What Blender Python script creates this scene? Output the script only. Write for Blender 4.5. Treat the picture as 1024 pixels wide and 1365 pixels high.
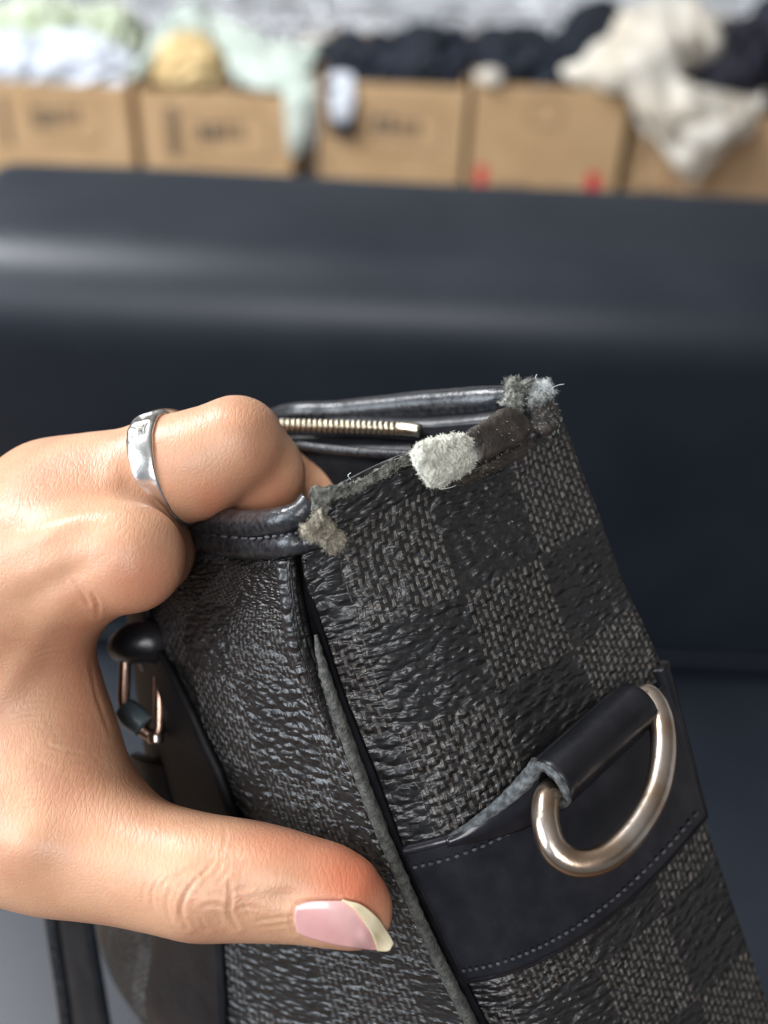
import bpy, bmesh, math, random
import numpy as np
from mathutils import Vector, Matrix, noise
random.seed(7); rng = np.random.default_rng(7)
scn = bpy.context.scene; col = scn.collection
for o in list(bpy.data.objects): bpy.data.objects.remove(o, do_unlink=True)
# ------------------------------------------------------------------ camera
F = 1500.0; PITCH = math.radians(40); ROLL = math.radians(2.6)
CAM = Vector((0, 0, 1.27))
fwd = Vector((0, math.cos(PITCH), -math.sin(PITCH))); U0 = Vector((0, math.sin(PITCH), math.cos(PITCH))); X0 = Vector((1, 0, 0))
right = X0 * math.cos(ROLL) + U0 * math.sin(ROLL); up = -X0 * math.sin(ROLL) + U0 * math.cos(ROLL)
cd = bpy.data.cameras.new('camera'); cam = bpy.data.objects.new('camera', cd); col.objects.link(cam)
M = Matrix((right, up, -fwd)).transposed().to_4x4(); M.translation = CAM; cam.matrix_world = M
cd.sensor_fit = 'HORIZONTAL'; cd.sensor_width = 36; cd.lens = F / 1024 * 36; cd.clip_start = 0.01
cd.dof.use_dof = True; cd.dof.focus_distance = 0.194; cd.dof.aperture_fstop = 13.0
scn.camera = cam
# ------------------------------------------------------------------ light
w = bpy.data.worlds.new('world'); scn.world = w; w.use_nodes = True
bg = w.node_tree.nodes['Background']; bg.inputs[0].default_value = (0.62, 0.74, 0.9, 1); bg.inputs[1].default_value = 0.30
def area(name, loc, target, sx, sy, power, color):
    l = bpy.data.lights.new(name, 'AREA'); l.shape = 'RECTANGLE'; l.size = sx; l.size_y = sy; l.energy = power; l.color = color
    o = bpy.data.objects.new(name, l); col.objects.link(o); o.location = loc
    o.rotation_euler = (Vector(target) - Vector(loc)).to_track_quat('-Z', 'Y').to_euler(); return o
area('window_light', (-1.7, -0.25, 1.85), (0, 0.5, 0.85), 1.2, 1.1, 48, (0.82, 0.91, 1.0))
area('box_fill_light', (-1.4, 1.35, 2.55), (0.2, 2.8, 0.4), 1.3, 0.8, 165, (0.94, 0.96, 1.0))  # added fill, brightens the boxes, clothes and throw
area('sheen_fill_light', (-0.15, -1.35, 2.45), (0, 0.6, 0.9), 0.9, 0.8, 32, (0.97, 0.97, 1.0))  # added fill from behind the camera, gives the side panel its sheen
scn.view_settings.view_transform = 'Standard'; scn.view_settings.look = 'None'
scn.view_settings.exposure = 0.0; scn.view_settings.gamma = 1; scn.view_settings.use_curve_mapping = False
# ------------------------------------------------------------------ helpers
def C2W(c):                       # camera-frame metres (right, down, forward) to world
    return CAM + right * float(c[0]) - up * float(c[1]) + fwd * float(c[2])
def c3(px, py, d): return Vector(((px - 512) / F * d, (py - 682.5) / F * d, d))
def P(px, py, d): return C2W(c3(px, py, d))
def atY(px, py, Y):
    r = fwd + right * ((px - 512) / F) - up * ((py - 682.5) / F)
    return CAM + r * (Y / r.y)
def props(o, label=None, cat=None, group=None, kind=None):
    if label: o['label'] = label
    if cat: o['category'] = cat
    if group: o['group'] = group
    if kind: o['kind'] = kind
    return o
def mesh_obj(name, verts, faces, mat, parent=None, uv=None, smooth=True):
    me = bpy.data.meshes.new(name)
    me.from_pydata([tuple(v) for v in verts], [], [tuple(f) for f in faces]); me.update()
    if uv is not None:
        l = me.uv_layers.new(name='UVMap'); idx = np.empty(len(me.loops), dtype=np.int32)
        me.loops.foreach_get('vertex_index', idx); l.data.foreach_set('uv', np.asarray(uv, dtype=np.float32)[idx].ravel())
    if smooth: me.polygons.foreach_set('use_smooth', [True] * len(me.polygons))
    o = bpy.data.objects.new(name, me); col.objects.link(o)
    if mat: me.materials.append(mat)
    if parent: o.parent = parent; o.matrix_parent_inverse = Matrix.Translation(-parent.location) if parent.type == 'EMPTY' else parent.matrix_world.inverted()
    return o
def empty(name, loc, label, cat, group=None):
    o = bpy.data.objects.new(name, None); col.objects.link(o); o.location = loc; o.empty_display_size = .02
    return props(o, label, cat, group)
def crom(pts, n):                 # catmull-rom through pts -> n samples (numpy, any dimension)
    p = np.array(pts, float); m = len(p); q = np.vstack([2 * p[0] - p[1], p, 2 * p[-1] - p[-2]])
    t = np.linspace(0, m - 1, n); i = np.minimum(t.astype(int), m - 2); f = (t - i)[:, None]
    a, b, c, d = q[i], q[i + 1], q[i + 2], q[i + 3]
    return .5 * (2 * b + (c - a) * f + (2 * a - 5 * b + 4 * c - d) * f ** 2 + (3 * b - a - 3 * c + d) * f ** 3)
def tube(name, pts, rad, mat, parent=None, n=None, seg=14, closed=False, flat=1.0, cap=True, rough=0):
    pts = [Vector(p) for p in pts]; n = n or len(pts) * 10
    if closed: pts = pts + [pts[0]]
    P3 = crom([tuple(p) for p in pts], n)
    R = np.interp(np.linspace(0, 1, n), np.linspace(0, 1, len(rad)), rad) if hasattr(rad, '__len__') else np.full(n, rad)
    if closed: P3 = P3[:-1]; R = R[:-1]
    n = len(P3); V = []; Fc = []; UV = []; nrm = None; L = 0
    for i in range(n):
        if closed: t = Vector(P3[(i + 1) % n] - P3[i - 1])
        else: t = Vector(P3[min(i + 1, n - 1)] - P3[max(i - 1, 0)])
        t.normalize()
        if nrm is None: nrm = t.orthogonal().normalized() if closed else (-fwd - t * (-fwd).dot(t)).normalized()
        nrm = (nrm - t * nrm.dot(t)).normalized(); b = t.cross(nrm)
        if i: L += np.linalg.norm(P3[i] - P3[i - 1])
        for s in range(seg):
            a = 2 * math.pi * s / seg; k = R[i]
            if rough: k *= 1 + rough * noise.noise(Vector(P3[i]) * 900 + Vector((math.cos(a), math.sin(a), 0)) * 1.4)
            V.append(Vector(P3[i]) + nrm * math.cos(a) * k * flat + b * math.sin(a) * k); UV.append((s / seg * .01, L))
    for i in range(n if closed else n - 1):
        for s in range(seg):
            a = i * seg + s; b_ = i * seg + (s + 1) % seg; c = ((i + 1) % n) * seg
            Fc.append((a, b_, c + (s + 1) % seg, c + s))
    if cap and not closed:
        Fc.append(tuple(range(seg))[::-1]); Fc.append(tuple(range((n - 1) * seg, n * seg)))
    return mesh_obj(name, V, Fc, mat, parent, UV)
class Patch:                      # smooth surface through a grid of camera-frame points, metric uv
    def __init__(s, ctrl, nu, nv):
        g = np.array([[tuple(c) for c in row] for row in ctrl], float)
        rows = np.stack([crom(r, nu) for r in g])                 # (R, nu, 3)
        s.g = np.stack([crom(rows[:, j], nv) for j in range(nu)], 1)  # (nv, nu, 3)
        s.nu, s.nv = nu, nv; s.R = len(ctrl); s.calc()
    def calc(s):
        g = s.g
        du = np.gradient(g, axis=1); dv = np.gradient(g, axis=0)
        n = np.cross(du, dv); n /= np.linalg.norm(n, axis=2, keepdims=True) + 1e-12
        n[(n[..., 2] > 0)] *= 1
        s.n = n
        mu = np.linalg.norm(np.diff(g, axis=1), axis=2).mean(0); mv = np.linalg.norm(np.diff(g, axis=0), axis=2).mean(1)
        s.U = np.concatenate([[0], np.cumsum(mu)]); s.V = np.concatenate([[0], np.cumsum(mv)])
    def at(s, a, b, off=0):       # a in 0..1 across, b in row units
        j = min(max(a * (s.nu - 1), 0), s.nu - 1.001); i = min(max(b / (s.R - 1) * (s.nv - 1), 0), s.nv - 1.001)
        j0, i0 = int(j), int(i); fj, fi = j - j0, i - i0
        def L(A): return (A[i0, j0] * (1 - fj) + A[i0, j0 + 1] * fj) * (1 - fi) + (A[i0 + 1, j0] * (1 - fj) + A[i0 + 1, j0 + 1] * fj) * fi
        return L(s.g) + L(s.n) * off
    def build(s, name, mat, parent, thick=0.0012, off=0, u0=0, v0=0, sign=-1):
        V = [C2W(p) for p in (s.g + s.n * off).reshape(-1, 3)]; Fc = []
        for i in range(s.nv - 1):
            for j in range(s.nu - 1):
                a = i * s.nu + j; Fc.append((a, a + 1, a + 1 + s.nu, a + s.nu))
        uv = [(u0 + s.U[j], v0 - s.V[i]) for i in range(s.nv) for j in range(s.nu)]
        o = mesh_obj(name, V, Fc, mat, parent, uv)
        if thick: m = o.modifiers.new('s', 'SOLIDIFY'); m.thickness = thick; m.offset = sign
        return o
    def sub(s, a0, a1, b0, b1, nu, nv, off=0):
        q = Patch.__new__(Patch); q.nu, q.nv, q.R = nu, nv, nv
        q.g = np.array([[s.at(a0 + (a1 - a0) * j / (nu - 1), (b0(j / (nu - 1)) if callable(b0) else b0) + ((b1(j / (nu - 1)) if callable(b1) else b1) - (b0(j / (nu - 1)) if callable(b0) else b0)) * i / (nv - 1), off) for j in range(nu)] for i in range(nv)]); q.calc(); return q
# ------------------------------------------------------------------ materials
def new_mat(name):
    m = bpy.data.materials.new(name); m.use_nodes = True; nt = m.node_tree
    return m, nt, nt.nodes['Principled BSDF']
def N(nt, t, **kw):
    n = nt.nodes.new(t)
    for k, v in kw.items():
        if k in n.inputs: n.inputs[k].default_value = v
        else: setattr(n, k, v)
    return n
def noise_mat(name, c1, c2, rough=.6, scale=60, bump=.2, bdist=.001, metal=0, spec=.5, coords='Object', bscale=None, sheen=0, detail=5):
    m, nt, b = new_mat(name)
    tc = N(nt, 'ShaderNodeTexCoord'); nz = N(nt, 'ShaderNodeTexNoise', Scale=scale, Detail=detail); nt.links.new(tc.outputs[coords], nz.inputs['Vector'])
    r = N(nt, 'ShaderNodeValToRGB'); r.color_ramp.elements[0].position = .35; r.color_ramp.elements[1].position = .68
    r.color_ramp.elements[0].color = (*c1, 1); r.color_ramp.elements[1].color = (*c2, 1)
    nt.links.new(nz.outputs['Fac'], r.inputs[0]); nt.links.new(r.outputs[0], b.inputs['Base Color'])
    b.inputs['Roughness'].default_value = rough; b.inputs['Metallic'].default_value = metal; b.inputs['Specular IOR Level'].default_value = spec
    if sheen: b.inputs['Sheen Weight'].default_value = sheen
    if bump:
        n2 = N(nt, 'ShaderNodeTexNoise', Scale=bscale or scale * 4, Detail=6); nt.links.new(tc.outputs[coords], n2.inputs['Vector'])
        bp = N(nt, 'ShaderNodeBump', Strength=bump, Distance=bdist); nt.links.new(n2.outputs['Fac'], bp.inputs['Height']); nt.links.new(bp.outputs[0], b.inputs['Normal'])
    return m
def mth(nt, op, a, b=None, c=None):
    n = nt.nodes.new('ShaderNodeMath'); n.operation = op
    for i, v in enumerate((a, b, c)):
        if v is None: continue
        if isinstance(v, (int, float)): n.inputs[i].default_value = v
        else: nt.links.new(v, n.inputs[i])
    return n.outputs[0]
def canvas_mat(name, phase=(0, 0), sq=.0185, thread=(.145, .125, .105)):
    m, nt, b = new_mat(name); lk = nt.links.new
    uv = N(nt, 'ShaderNodeUVMap'); sep = N(nt, 'ShaderNodeSeparateXYZ')
    mp = N(nt, 'ShaderNodeMapping'); mp.inputs['Scale'].default_value = (1000, 1000, 1000); lk(uv.outputs[0], mp.inputs[0])
    wn = N(nt, 'ShaderNodeTexNoise', Scale=.35, Detail=2); lk(mp.outputs[0], wn.inputs['Vector'])
    wob = N(nt, 'ShaderNodeVectorMath', operation='SUBTRACT'); lk(wn.outputs['Color'], wob.inputs[0]); wob.inputs[1].default_value = (.5, .5, .5)
    ws = N(nt, 'ShaderNodeVectorMath', operation='SCALE'); lk(wob.outputs[0], ws.inputs[0]); ws.inputs['Scale'].default_value = 1.3
    ad = N(nt, 'ShaderNodeVectorMath', operation='ADD'); lk(mp.outputs[0], ad.inputs[0]); lk(ws.outputs[0], ad.inputs[1])
    lk(ad.outputs[0], sep.inputs[0]); u, v = sep.outputs[0], sep.outputs[1]
    S = sq * 1000
    def band(x, ph): return mth(nt, 'LESS_THAN', mth(nt, 'FRACT', mth(nt, 'MULTIPLY_ADD', x, 1 / (2 * S), ph)), .5)
    a, c = band(u, phase[0]), band(v, phase[1])
    chk = mth(nt, 'ABSOLUTE', mth(nt, 'SUBTRACT', a, c))
    # thread dashes running down the cloth, staggered from one row to the next
    cb = N(nt, 'ShaderNodeCombineXYZ'); lk(v, cb.inputs[0]); lk(u, cb.inputs[1])
    br = N(nt, 'ShaderNodeTexBrick', Scale=1.0); br.offset = .5
    br.inputs['Brick Width'].default_value = 2.0; br.inputs['Row Height'].default_value = 1.3; br.inputs['Mortar Size'].default_value = .43; br.inputs['Mortar Smooth'].default_value = .4
    br.inputs['Color1'].default_value = (1, 1, 1, 1); br.inputs['Color2'].default_value = (.55, .55, .55, 1); br.inputs['Mortar'].default_value = (0, 0, 0, 1)
    lk(cb.outputs[0], br.inputs['Vector'])
    dn = N(nt, 'ShaderNodeTexNoise', Scale=.9, Detail=3); lk(mp.outputs[0], dn.inputs['Vector'])
    fade = mth(nt, 'MULTIPLY_ADD', dn.outputs['Fac'], 1.8, -.1)
    fade = mth(nt, 'MINIMUM', mth(nt, 'MAXIMUM', fade, 0.1), 1)
    dash = mth(nt, 'MULTIPLY', mth(nt, 'MULTIPLY', br.outputs['Color'], chk), fade)
    mx = N(nt, 'ShaderNodeMix', data_type='RGBA'); lk(dash, mx.inputs['Factor'])
    bn = N(nt, 'ShaderNodeValToRGB'); bn.color_ramp.elements[0].color = (.010, .010, .011, 1); bn.color_ramp.elements[1].color = (.020, .019, .018, 1)
    ln = N(nt, 'ShaderNodeTexNoise', Scale=.15, Detail=4); lk(mp.outputs[0], ln.inputs['Vector']); lk(ln.outputs['Fac'], bn.inputs[0])
    lk(bn.outputs[0], mx.inputs['A']); mx.inputs['B'].default_value = (*thread, 1); lk(mx.outputs['Result'], b.inputs['Base Color'])
    # pebbled grain: cells wider than tall
    gm = N(nt, 'ShaderNodeMapping'); gm.inputs['Scale'].default_value = (.35, .80, 1); gm.inputs['Rotation'].default_value = (0, 0, .12); lk(ad.outputs[0], gm.inputs[0])
    vo = N(nt, 'ShaderNodeTexVoronoi', Scale=1.0); vo.feature = 'SMOOTH_F1'; vo.inputs['Smoothness'].default_value = .55; lk(gm.outputs[0], vo.inputs['Vector'])
    n3 = N(nt, 'ShaderNodeTexNoise', Scale=1.1, Detail=2); lk(gm.outputs[0], n3.inputs['Vector'])
    h = mth(nt, 'ADD', mth(nt, 'MULTIPLY', vo.outputs['Distance'], -1.3), mth(nt, 'MULTIPLY', n3.outputs['Fac'], .45))
    h = mth(nt, 'ADD', h, mth(nt, 'MULTIPLY', dash, .25))
    bp = N(nt, 'ShaderNodeBump', Strength=.8, Distance=.0010); lk(h, bp.inputs['Height']); lk(bp.outputs[0], b.inputs['Normal'])
    b.inputs['Roughness'].default_value = .39; b.inputs['Specular IOR Level'].default_value = .65
    return m
def skin_mat():
    m, nt, b = new_mat('skin'); lk = nt.links.new
    tc = N(nt, 'ShaderNodeTexCoord'); at = N(nt, 'ShaderNodeAttribute'); at.attribute_name = 'blush'
    nz = N(nt, 'ShaderNodeTexNoise', Scale=70, Detail=5); lk(tc.outputs['Object'], nz.inputs['Vector'])
    r = N(nt, 'ShaderNodeValToRGB'); r.color_ramp.elements[0].position = .3; r.color_ramp.elements[1].position = .7
    r.color_ramp.elements[0].color = (.49, .24, .14, 1); r.color_ramp.elements[1].color = (.64, .365, .22, 1); lk(nz.outputs['Fac'], r.inputs[0])
    mx = N(nt, 'ShaderNodeMix', data_type='RGBA'); lk(at.outputs['Fac'], mx.inputs['Factor']); lk(r.outputs[0], mx.inputs['A']); mx.inputs['B'].default_value = (.62, .19, .10, 1)
    lk(mx.outputs['Result'], b.inputs['Base Color'])
    b.inputs['Roughness'].default_value = .43; b.inputs['Specular IOR Level'].default_value = .45
    b.inputs['Subsurface Weight'].default_value = .35; b.inputs['Subsurface Radius'].default_value = (1, .35, .18); b.inputs['Subsurface Scale'].default_value = .0025
    # fine cross-hatched skin lines plus pores
    def lines(rot, sc):
        mp = N(nt, 'ShaderNodeMapping'); mp.inputs['Rotation'].default_value = rot; mp.inputs['Scale'].default_value = (1, .28, 1); lk(tc.outputs['Object'], mp.inputs[0])
        v = N(nt, 'ShaderNodeTexVoronoi', Scale=sc); v.feature = 'DISTANCE_TO_EDGE'; lk(mp.outputs[0], v.inputs['Vector']); return mth(nt, 'MINIMUM', v.outputs['Distance'], .18)
    h = mth(nt, 'ADD', lines((.3, .2, .7), 1250), lines((.1, .5, -.8), 1050))
    n2 = N(nt, 'ShaderNodeTexNoise', Scale=320, Detail=3); lk(tc.outputs['Object'], n2.inputs['Vector'])
    h = mth(nt, 'ADD', h, mth(nt, 'MULTIPLY', n2.outputs['Fac'], .5))
    bp = N(nt, 'ShaderNodeBump', Strength=.3, Distance=.0004); lk(h, bp.inputs['Height']); lk(bp.outputs[0], b.inputs['Normal'])
    return m
CANVAS = canvas_mat('checked_canvas_side', (-.16 + 1, .204)); CANVAS_F = canvas_mat('checked_canvas_front', (.3, .1), thread=(.11, .105, .10))
LEATHER = noise_mat('black_leather', (.005, .005, .007), (.011, .011, .013), .34, 150, .25, .0004)
RIM = noise_mat('worn_rim_leather', (.009, .010, .012), (.034, .035, .038), .27, 900, .35, .0003, bscale=1400)
BAND = noise_mat('band_leather', (.007, .007, .010), (.017, .016, .020), .27, 220, .12, .0003)
BROWN = noise_mat('bared_brown_leather', (.022, .018, .015), (.060, .047, .037), .5, 500, .5, .0005)
SUEDE = noise_mat('frayed_grey_suede', (.10, .105, .09), (.36, .36, .31), .95, 900, .9, .0008, bscale=2200)
PALE = noise_mat('pale_torn_suede', (.50, .50, .42), (.85, .82, .70), .95, 1000, .9, .0008, bscale=2200)
FUZZ = noise_mat('fuzz', (.35, .37, .36), (.6, .62, .6), .9, 500, 0)
TAN = noise_mat('tan_torn_suede', (.16, .145, .11), (.42, .37, .28), .95, 700, .9, .0008, bscale=2000)
EDGE = noise_mat('raw_leather_edge', (.034, .035, .031), (.10, .10, .086), .65, 700, .8, .0006, bscale=1500)
LOOPEDGE = noise_mat('scuffed_leather_edge', (.03, .033, .036), (.15, .16, .16), .8, 800, .8, .0005, bscale=1500)
STRAPM = noise_mat('blue_black_strap_leather', (.005, .007, .010), (.012, .015, .020), .42, 150, .2, .0003, spec=.35)
LINING = noise_mat('black_lining', (.003, .003, .004), (.007, .007, .009), .9, 300, .2, spec=.15)
STITCH = noise_mat('grey_thread', (.03, .03, .035), (.10, .10, .105), .8, 900, .3)
METAL = noise_mat('worn_nickel', (.52, .38, .27), (.82, .74, .67), .24, 120, .25, .0003, metal=1, bscale=500)
ROSE = noise_mat('copper_toned_metal', (.35, .22, .16), (.6, .42, .33), .3, 200, .1, metal=1)
BRASS = noise_mat('pale_gold_metal', (.62, .55, .40), (.85, .78, .62), .28, 300, .1, metal=1)
SILVER = noise_mat('hammered_silver', (.62, .61, .58), (.88, .87, .84), .24, 350, .3, .0005, metal=1, bscale=300)
TARNISH = noise_mat('tarnished_silver', (.12, .11, .10), (.45, .44, .40), .5, 1500, .9, .0006, metal=1, bscale=1800)
SKIN = skin_mat()
NAILM = noise_mat('nail', (.70, .36, .34), (.80, .50, .47), .2, 110, .03, .0002)
NAILTIP = noise_mat('nail_free_edge', (.80, .66, .40), (.88, .78, .56), .35, 300, .03, .0002)
SOFA = noise_mat('dark_sofa_leather', (.0112, .0145, .0200), (.0170, .0208, .0275), .40, 8, .12, .0008, bscale=700, spec=.36)
CARD = noise_mat('cardboard', (.42, .272, .138), (.475, .315, .168), .85, 12, .1)
CARD2 = noise_mat('cardboard_darker', (.34, .215, .115), (.42, .27, .15), .85, 12, .1)
INK = noise_mat('dark_print', (.05, .04, .035), (.10, .08, .06), .8, 30, 0)
INKL = noise_mat('faint_print', (.15, .10, .06), (.20, .135, .08), .8, 30, 0)
RED = noise_mat('red_print', (.50, .012, .025), (.58, .02, .04), .7, 30, 0)
WOOD = noise_mat('floor_wood', (.13, .085, .055), (.22, .15, .10), .5, 14, .1)
WALL = noise_mat('wall_paint', (.55, .54, .52), (.6, .59, .57), .9, 5, .05)
# ================================================================== SETTING
def box_mesh(name, lo, hi, mat, parent=None, bevel=0, segs=4, kind=None, M3=None):
    x0, y0, z0 = lo; x1, y1, z1 = hi
    V = [(x, y, z) for x in (x0, x1) for y in (y0, y1) for z in (z0, z1)]
    if M3 is not None: V = [M3 @ Vector(v) for v in V]
    Fc = [(0, 1, 3, 2), (4, 6, 7, 5), (0, 4, 5, 1), (2, 3, 7, 6), (0, 2, 6, 4), (1, 5, 7, 3)]
    o = mesh_obj(name, V, Fc, mat, parent, smooth=bool(bevel))
    if bevel: m = o.modifiers.new('b', 'BEVEL'); m.width = bevel; m.segments = segs
    if kind: o['kind'] = kind
    return o
box_mesh('floor', (-4, -2.5, -.04), (4, 6.2, 0), WOOD, kind='structure')
box_mesh('wall_back', (-4, 6.0, 0), (4, 6.1, 2.7), WALL, kind='structure')
box_mesh('wall_left', (-4.1, -2.5, 0), (-4, 6.2, 2.7), WALL, kind='structure')
box_mesh('wall_right', (4, -2.5, 0), (4.1, 6.2, 2.7), WALL, kind='structure')
box_mesh('ceiling', (-4, -2.5, 2.7), (4, 6.2, 2.8), WALL, kind='structure')
box_mesh('baseboard_back', (-4, 5.97, 0), (4, 6.0, .1), WALL, kind='structure')
# ------------------------------------------------------------------ sofa
sofa = empty('sofa', (.45, .5, 0), 'dark charcoal leather sofa with rounded backrest, filling the space behind the bag', 'sofa')
def profile_x(name, prof, x0, x1, mat, parent, nx=60, endr=.05, wob=.003):
    # closed profile in (y, z) swept along x with rounded ends
    pr = np.array(prof, float); c = pr.mean(0); V = []; Fc = []; n = len(pr)
    xs = [(x0 + endr * (1 - math.cos(a)), math.sin(a)) for a in np.linspace(.05, math.pi / 2, 9)]
    xs += [(x, 1) for x in np.linspace(x0 + endr, x1 - endr, nx)[1:-1]]
    xs += [(x1 - endr * (1 - math.cos(a)), math.sin(a)) for a in np.linspace(math.pi / 2, .05, 9)]
    for x, s in xs:
        for y, z in pr:
            d = np.array([y, z]) - c; l = np.linalg.norm(d); q = c + d * (1 - endr * (1 - s) / l)
            V.append((x, q[0] + wob * noise.noise(Vector((x * 3, y * 4, z * 4))), q[1] + wob * noise.noise(Vector((x * 3 + 9, y * 4, z * 4)))))
    for i in range(len(xs) - 1):
        for j in range(n):
            k = (j + 1) % n; Fc.append((i * n + j, i * n + k, (i + 1) * n + k, (i + 1) * n + j))
    Fc.append(tuple(range(n))[::-1]); Fc.append(tuple(range((len(xs) - 1) * n, len(xs) * n)))
    return mesh_obj(name, V, Fc, mat, parent)
def rrect(y0, y1, z0, z1, rs, n=10):
    out = []
    for (cy, cz, r, a0) in ((y1 - rs[0], z1 - rs[0], rs[0], 0), (y0 + rs[1], z1 - rs[1], rs[1], 90), (y0 + rs[2], z0 + rs[2], rs[2], 180), (y1 - rs[3], z0 + rs[3], rs[3], 270)):
        for k in range(n + 1):
            a = math.radians(a0 + 90 * k / n); out.append((cy + r * math.cos(a), cz + r * math.sin(a)))
    return out
SX0, SX1 = -.39, 1.35
bk = profile_x('backrest', rrect(.80, 1.02, .30, .835, (.03, .075, .03, .03)), SX0, SX1, SOFA, sofa, endr=.035)
profile_x('seat_cushion', rrect(-.02, .80, .27, .42, (.035, .05, .03, .03)), SX0 + .005, SX1 - .005, SOFA, sofa, endr=.04)
box_mesh('base_frame', (SX0 + .03, .02, .10), (SX1 - .03, .99, .30), SOFA, sofa, .01)
for x in (SX0 + .09, SX1 - .09):
    for y in (.08, .93):
        tube('foot', [(x, y, 0.0), (x, y, .1)], [.018, .026], LEATHER, sofa, n=4)
tube('seam_piping', [(SX0 + .05, .797, .425), (.3, .793, .427), (SX1 - .05, .797, .425)], .0045, SOFA, sofa, n=40, seg=8)
# ------------------------------------------------------------------ boxes
BY = 2.40
def carton(pxl, pxr, pytop, marks, label, mat=CARD, yaw=0, dy=0, depth=.34, lean=0):
    Y = BY + dy; a = atY(pxl, pytop, Y); b = atY(pxr, pytop + (pxr - pxl) * .045, Y)
    H = (a.z + b.z) / 2; W = b.x - a.x; c = Vector(((a.x + b.x) / 2, Y, 0))
    root = empty('cardboard_box', c, label, 'box', 'cardboard boxes of clothes standing on the floor behind the sofa')
    R = Matrix.Translation(c) @ Matrix.Rotation(yaw, 4, 'Z'); T = .005; h = W / 2
    box_mesh('front_panel', (-h, 0, .002), (h, T, H), mat, root, M3=R); box_mesh('back_panel', (-h, depth - T, .002), (h, depth, H), mat, root, M3=R)
    box_mesh('side_panel', (-h, T, .002), (-h + T, depth - T, H), mat, root, M3=R); box_mesh('side_panel', (h - T, T, .002), (h, depth - T, H), mat, root, M3=R)
    box_mesh('bottom_panel', (-h + T, T, .002), (h - T, depth - T, .008), mat, root, M3=R)
    for (mx, my, w_, h_, m_, kind) in marks:       # pixel centre and size of a print on the front
        q = atY(mx, my, Y); k = q.z; s = (q - CAM).dot(fwd) / F; lx = q.x - c.x; ww, hh = w_ * s, h_ * s * 1.12
        if kind == 'oval':
            pts = [R @ Vector((lx + ww / 2 * max(-1, min(1, 1.15 * math.cos(t))), -.0008, k + hh / 2 * max(-1, min(1, 1.3 * math.sin(t))))) for t in np.linspace(0, 2 * math.pi, 25)[:-1]]
            tube('printed_frame', pts, .0016, m_, root, n=72, seg=5, closed=True)
        elif kind == 'text':
            n = max(2, int(w_ / 12))
            for g in range(n):
                gx = lx - ww / 2 + ww * (g + .5) / n; g2 = ww / n * .36
                # a blurred two-stroke glyph: stem, bar
                V = []; Fc = []
                for (x0, x1, z0, z1) in ((gx - g2, gx - g2 * .3, -.5, .5), (gx - g2 * .3, gx + g2, .2, .5), (gx + g2 * .3, gx + g2, -.5, .2), (gx - g2 * .3, gx + g2 * .3, -.12, .05)):
                    n0 = len(V); V += [R @ Vector((x, -.0009, k + z * hh * 1.25)) for x, z in ((x0, z0), (x1, z0), (x1, z1), (x0, z1))]; Fc.append((n0, n0 + 1, n0 + 2, n0 + 3))
                o = mesh_obj('printed_character', V, Fc, m_, root, smooth=False)
                md = o.modifiers.new('s', 'SOLIDIFY'); md.thickness = .0006
        else:
            box_mesh('printed_block', (lx - ww / 2, -.001, k - hh / 2), (lx + ww / 2, -.0002, k + hh / 2), m_, root, M3=R)
    return root, c, W, H
B = []
B.append(carton(-55, 168, 106, [(62, 158, 36, 20, INK, 'text'), (95, 155, 30, 18, INKL, 'text'), (88, 158, 92, 56, INKL, 'oval'), (8, 160, 10, 60, INKL, 'b'), (25, 238, 50, 22, INKL, 'text'), (150, 245, 40, 16, INKL, 'text')],
    'leftmost cardboard box, with white and green floral clothes spilling from its top'))
B.append(carton(182, 388, 120, [(278, 178, 34, 20, INK, 'text'), (310, 176, 34, 18, INKL, 'text'), (300, 180, 120, 60, INKL, 'oval'), (230, 175, 16, 62, INKL, 'b'), (235, 250, 60, 10, INKL, 'text')],
    'cardboard box holding the straw bundle and the mint cloth'))
B.append(carton(424, 624, 108, [(512, 168, 32, 20, INK, 'text'), (545, 172, 34, 18, INKL, 'text'), (540, 172, 100, 56, INKL, 'oval'), (470, 250, 30, 16, INKL, 'text'), (582, 258, 60, 14, INKL, 'text')],
    'cardboard box of dark navy clothes with a small white label cloth over its front edge'))
B.append(carton(634, 842, 112, [(728, 150, 44, 34, INKL, 'oval'), (680, 258, 50, 20, INKL, 'text'), (746, 262, 40, 18, INKL, 'text'), (640, 250, 14, 54, RED, 'b'), (788, 260, 18, 54, RED, 'b')],
    'cardboard box with two red printed blocks, under the left end of the cream blouse'))
B.append(carton(850, 908, 148, [(846 + 24, 270, 44, 26, INK, 'text'), (860, 200, 14, 30, INKL, 'oval')],
    'narrow cardboard box wedged between its neighbours under the cream blouse', dy=.03))
B.append(carton(914, 1120, 150, [(975, 275, 50, 12, INKL, 'text')],
    'darker tan cardboard box at the right edge below the black clothes', mat=CARD2, dy=.01))
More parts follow.
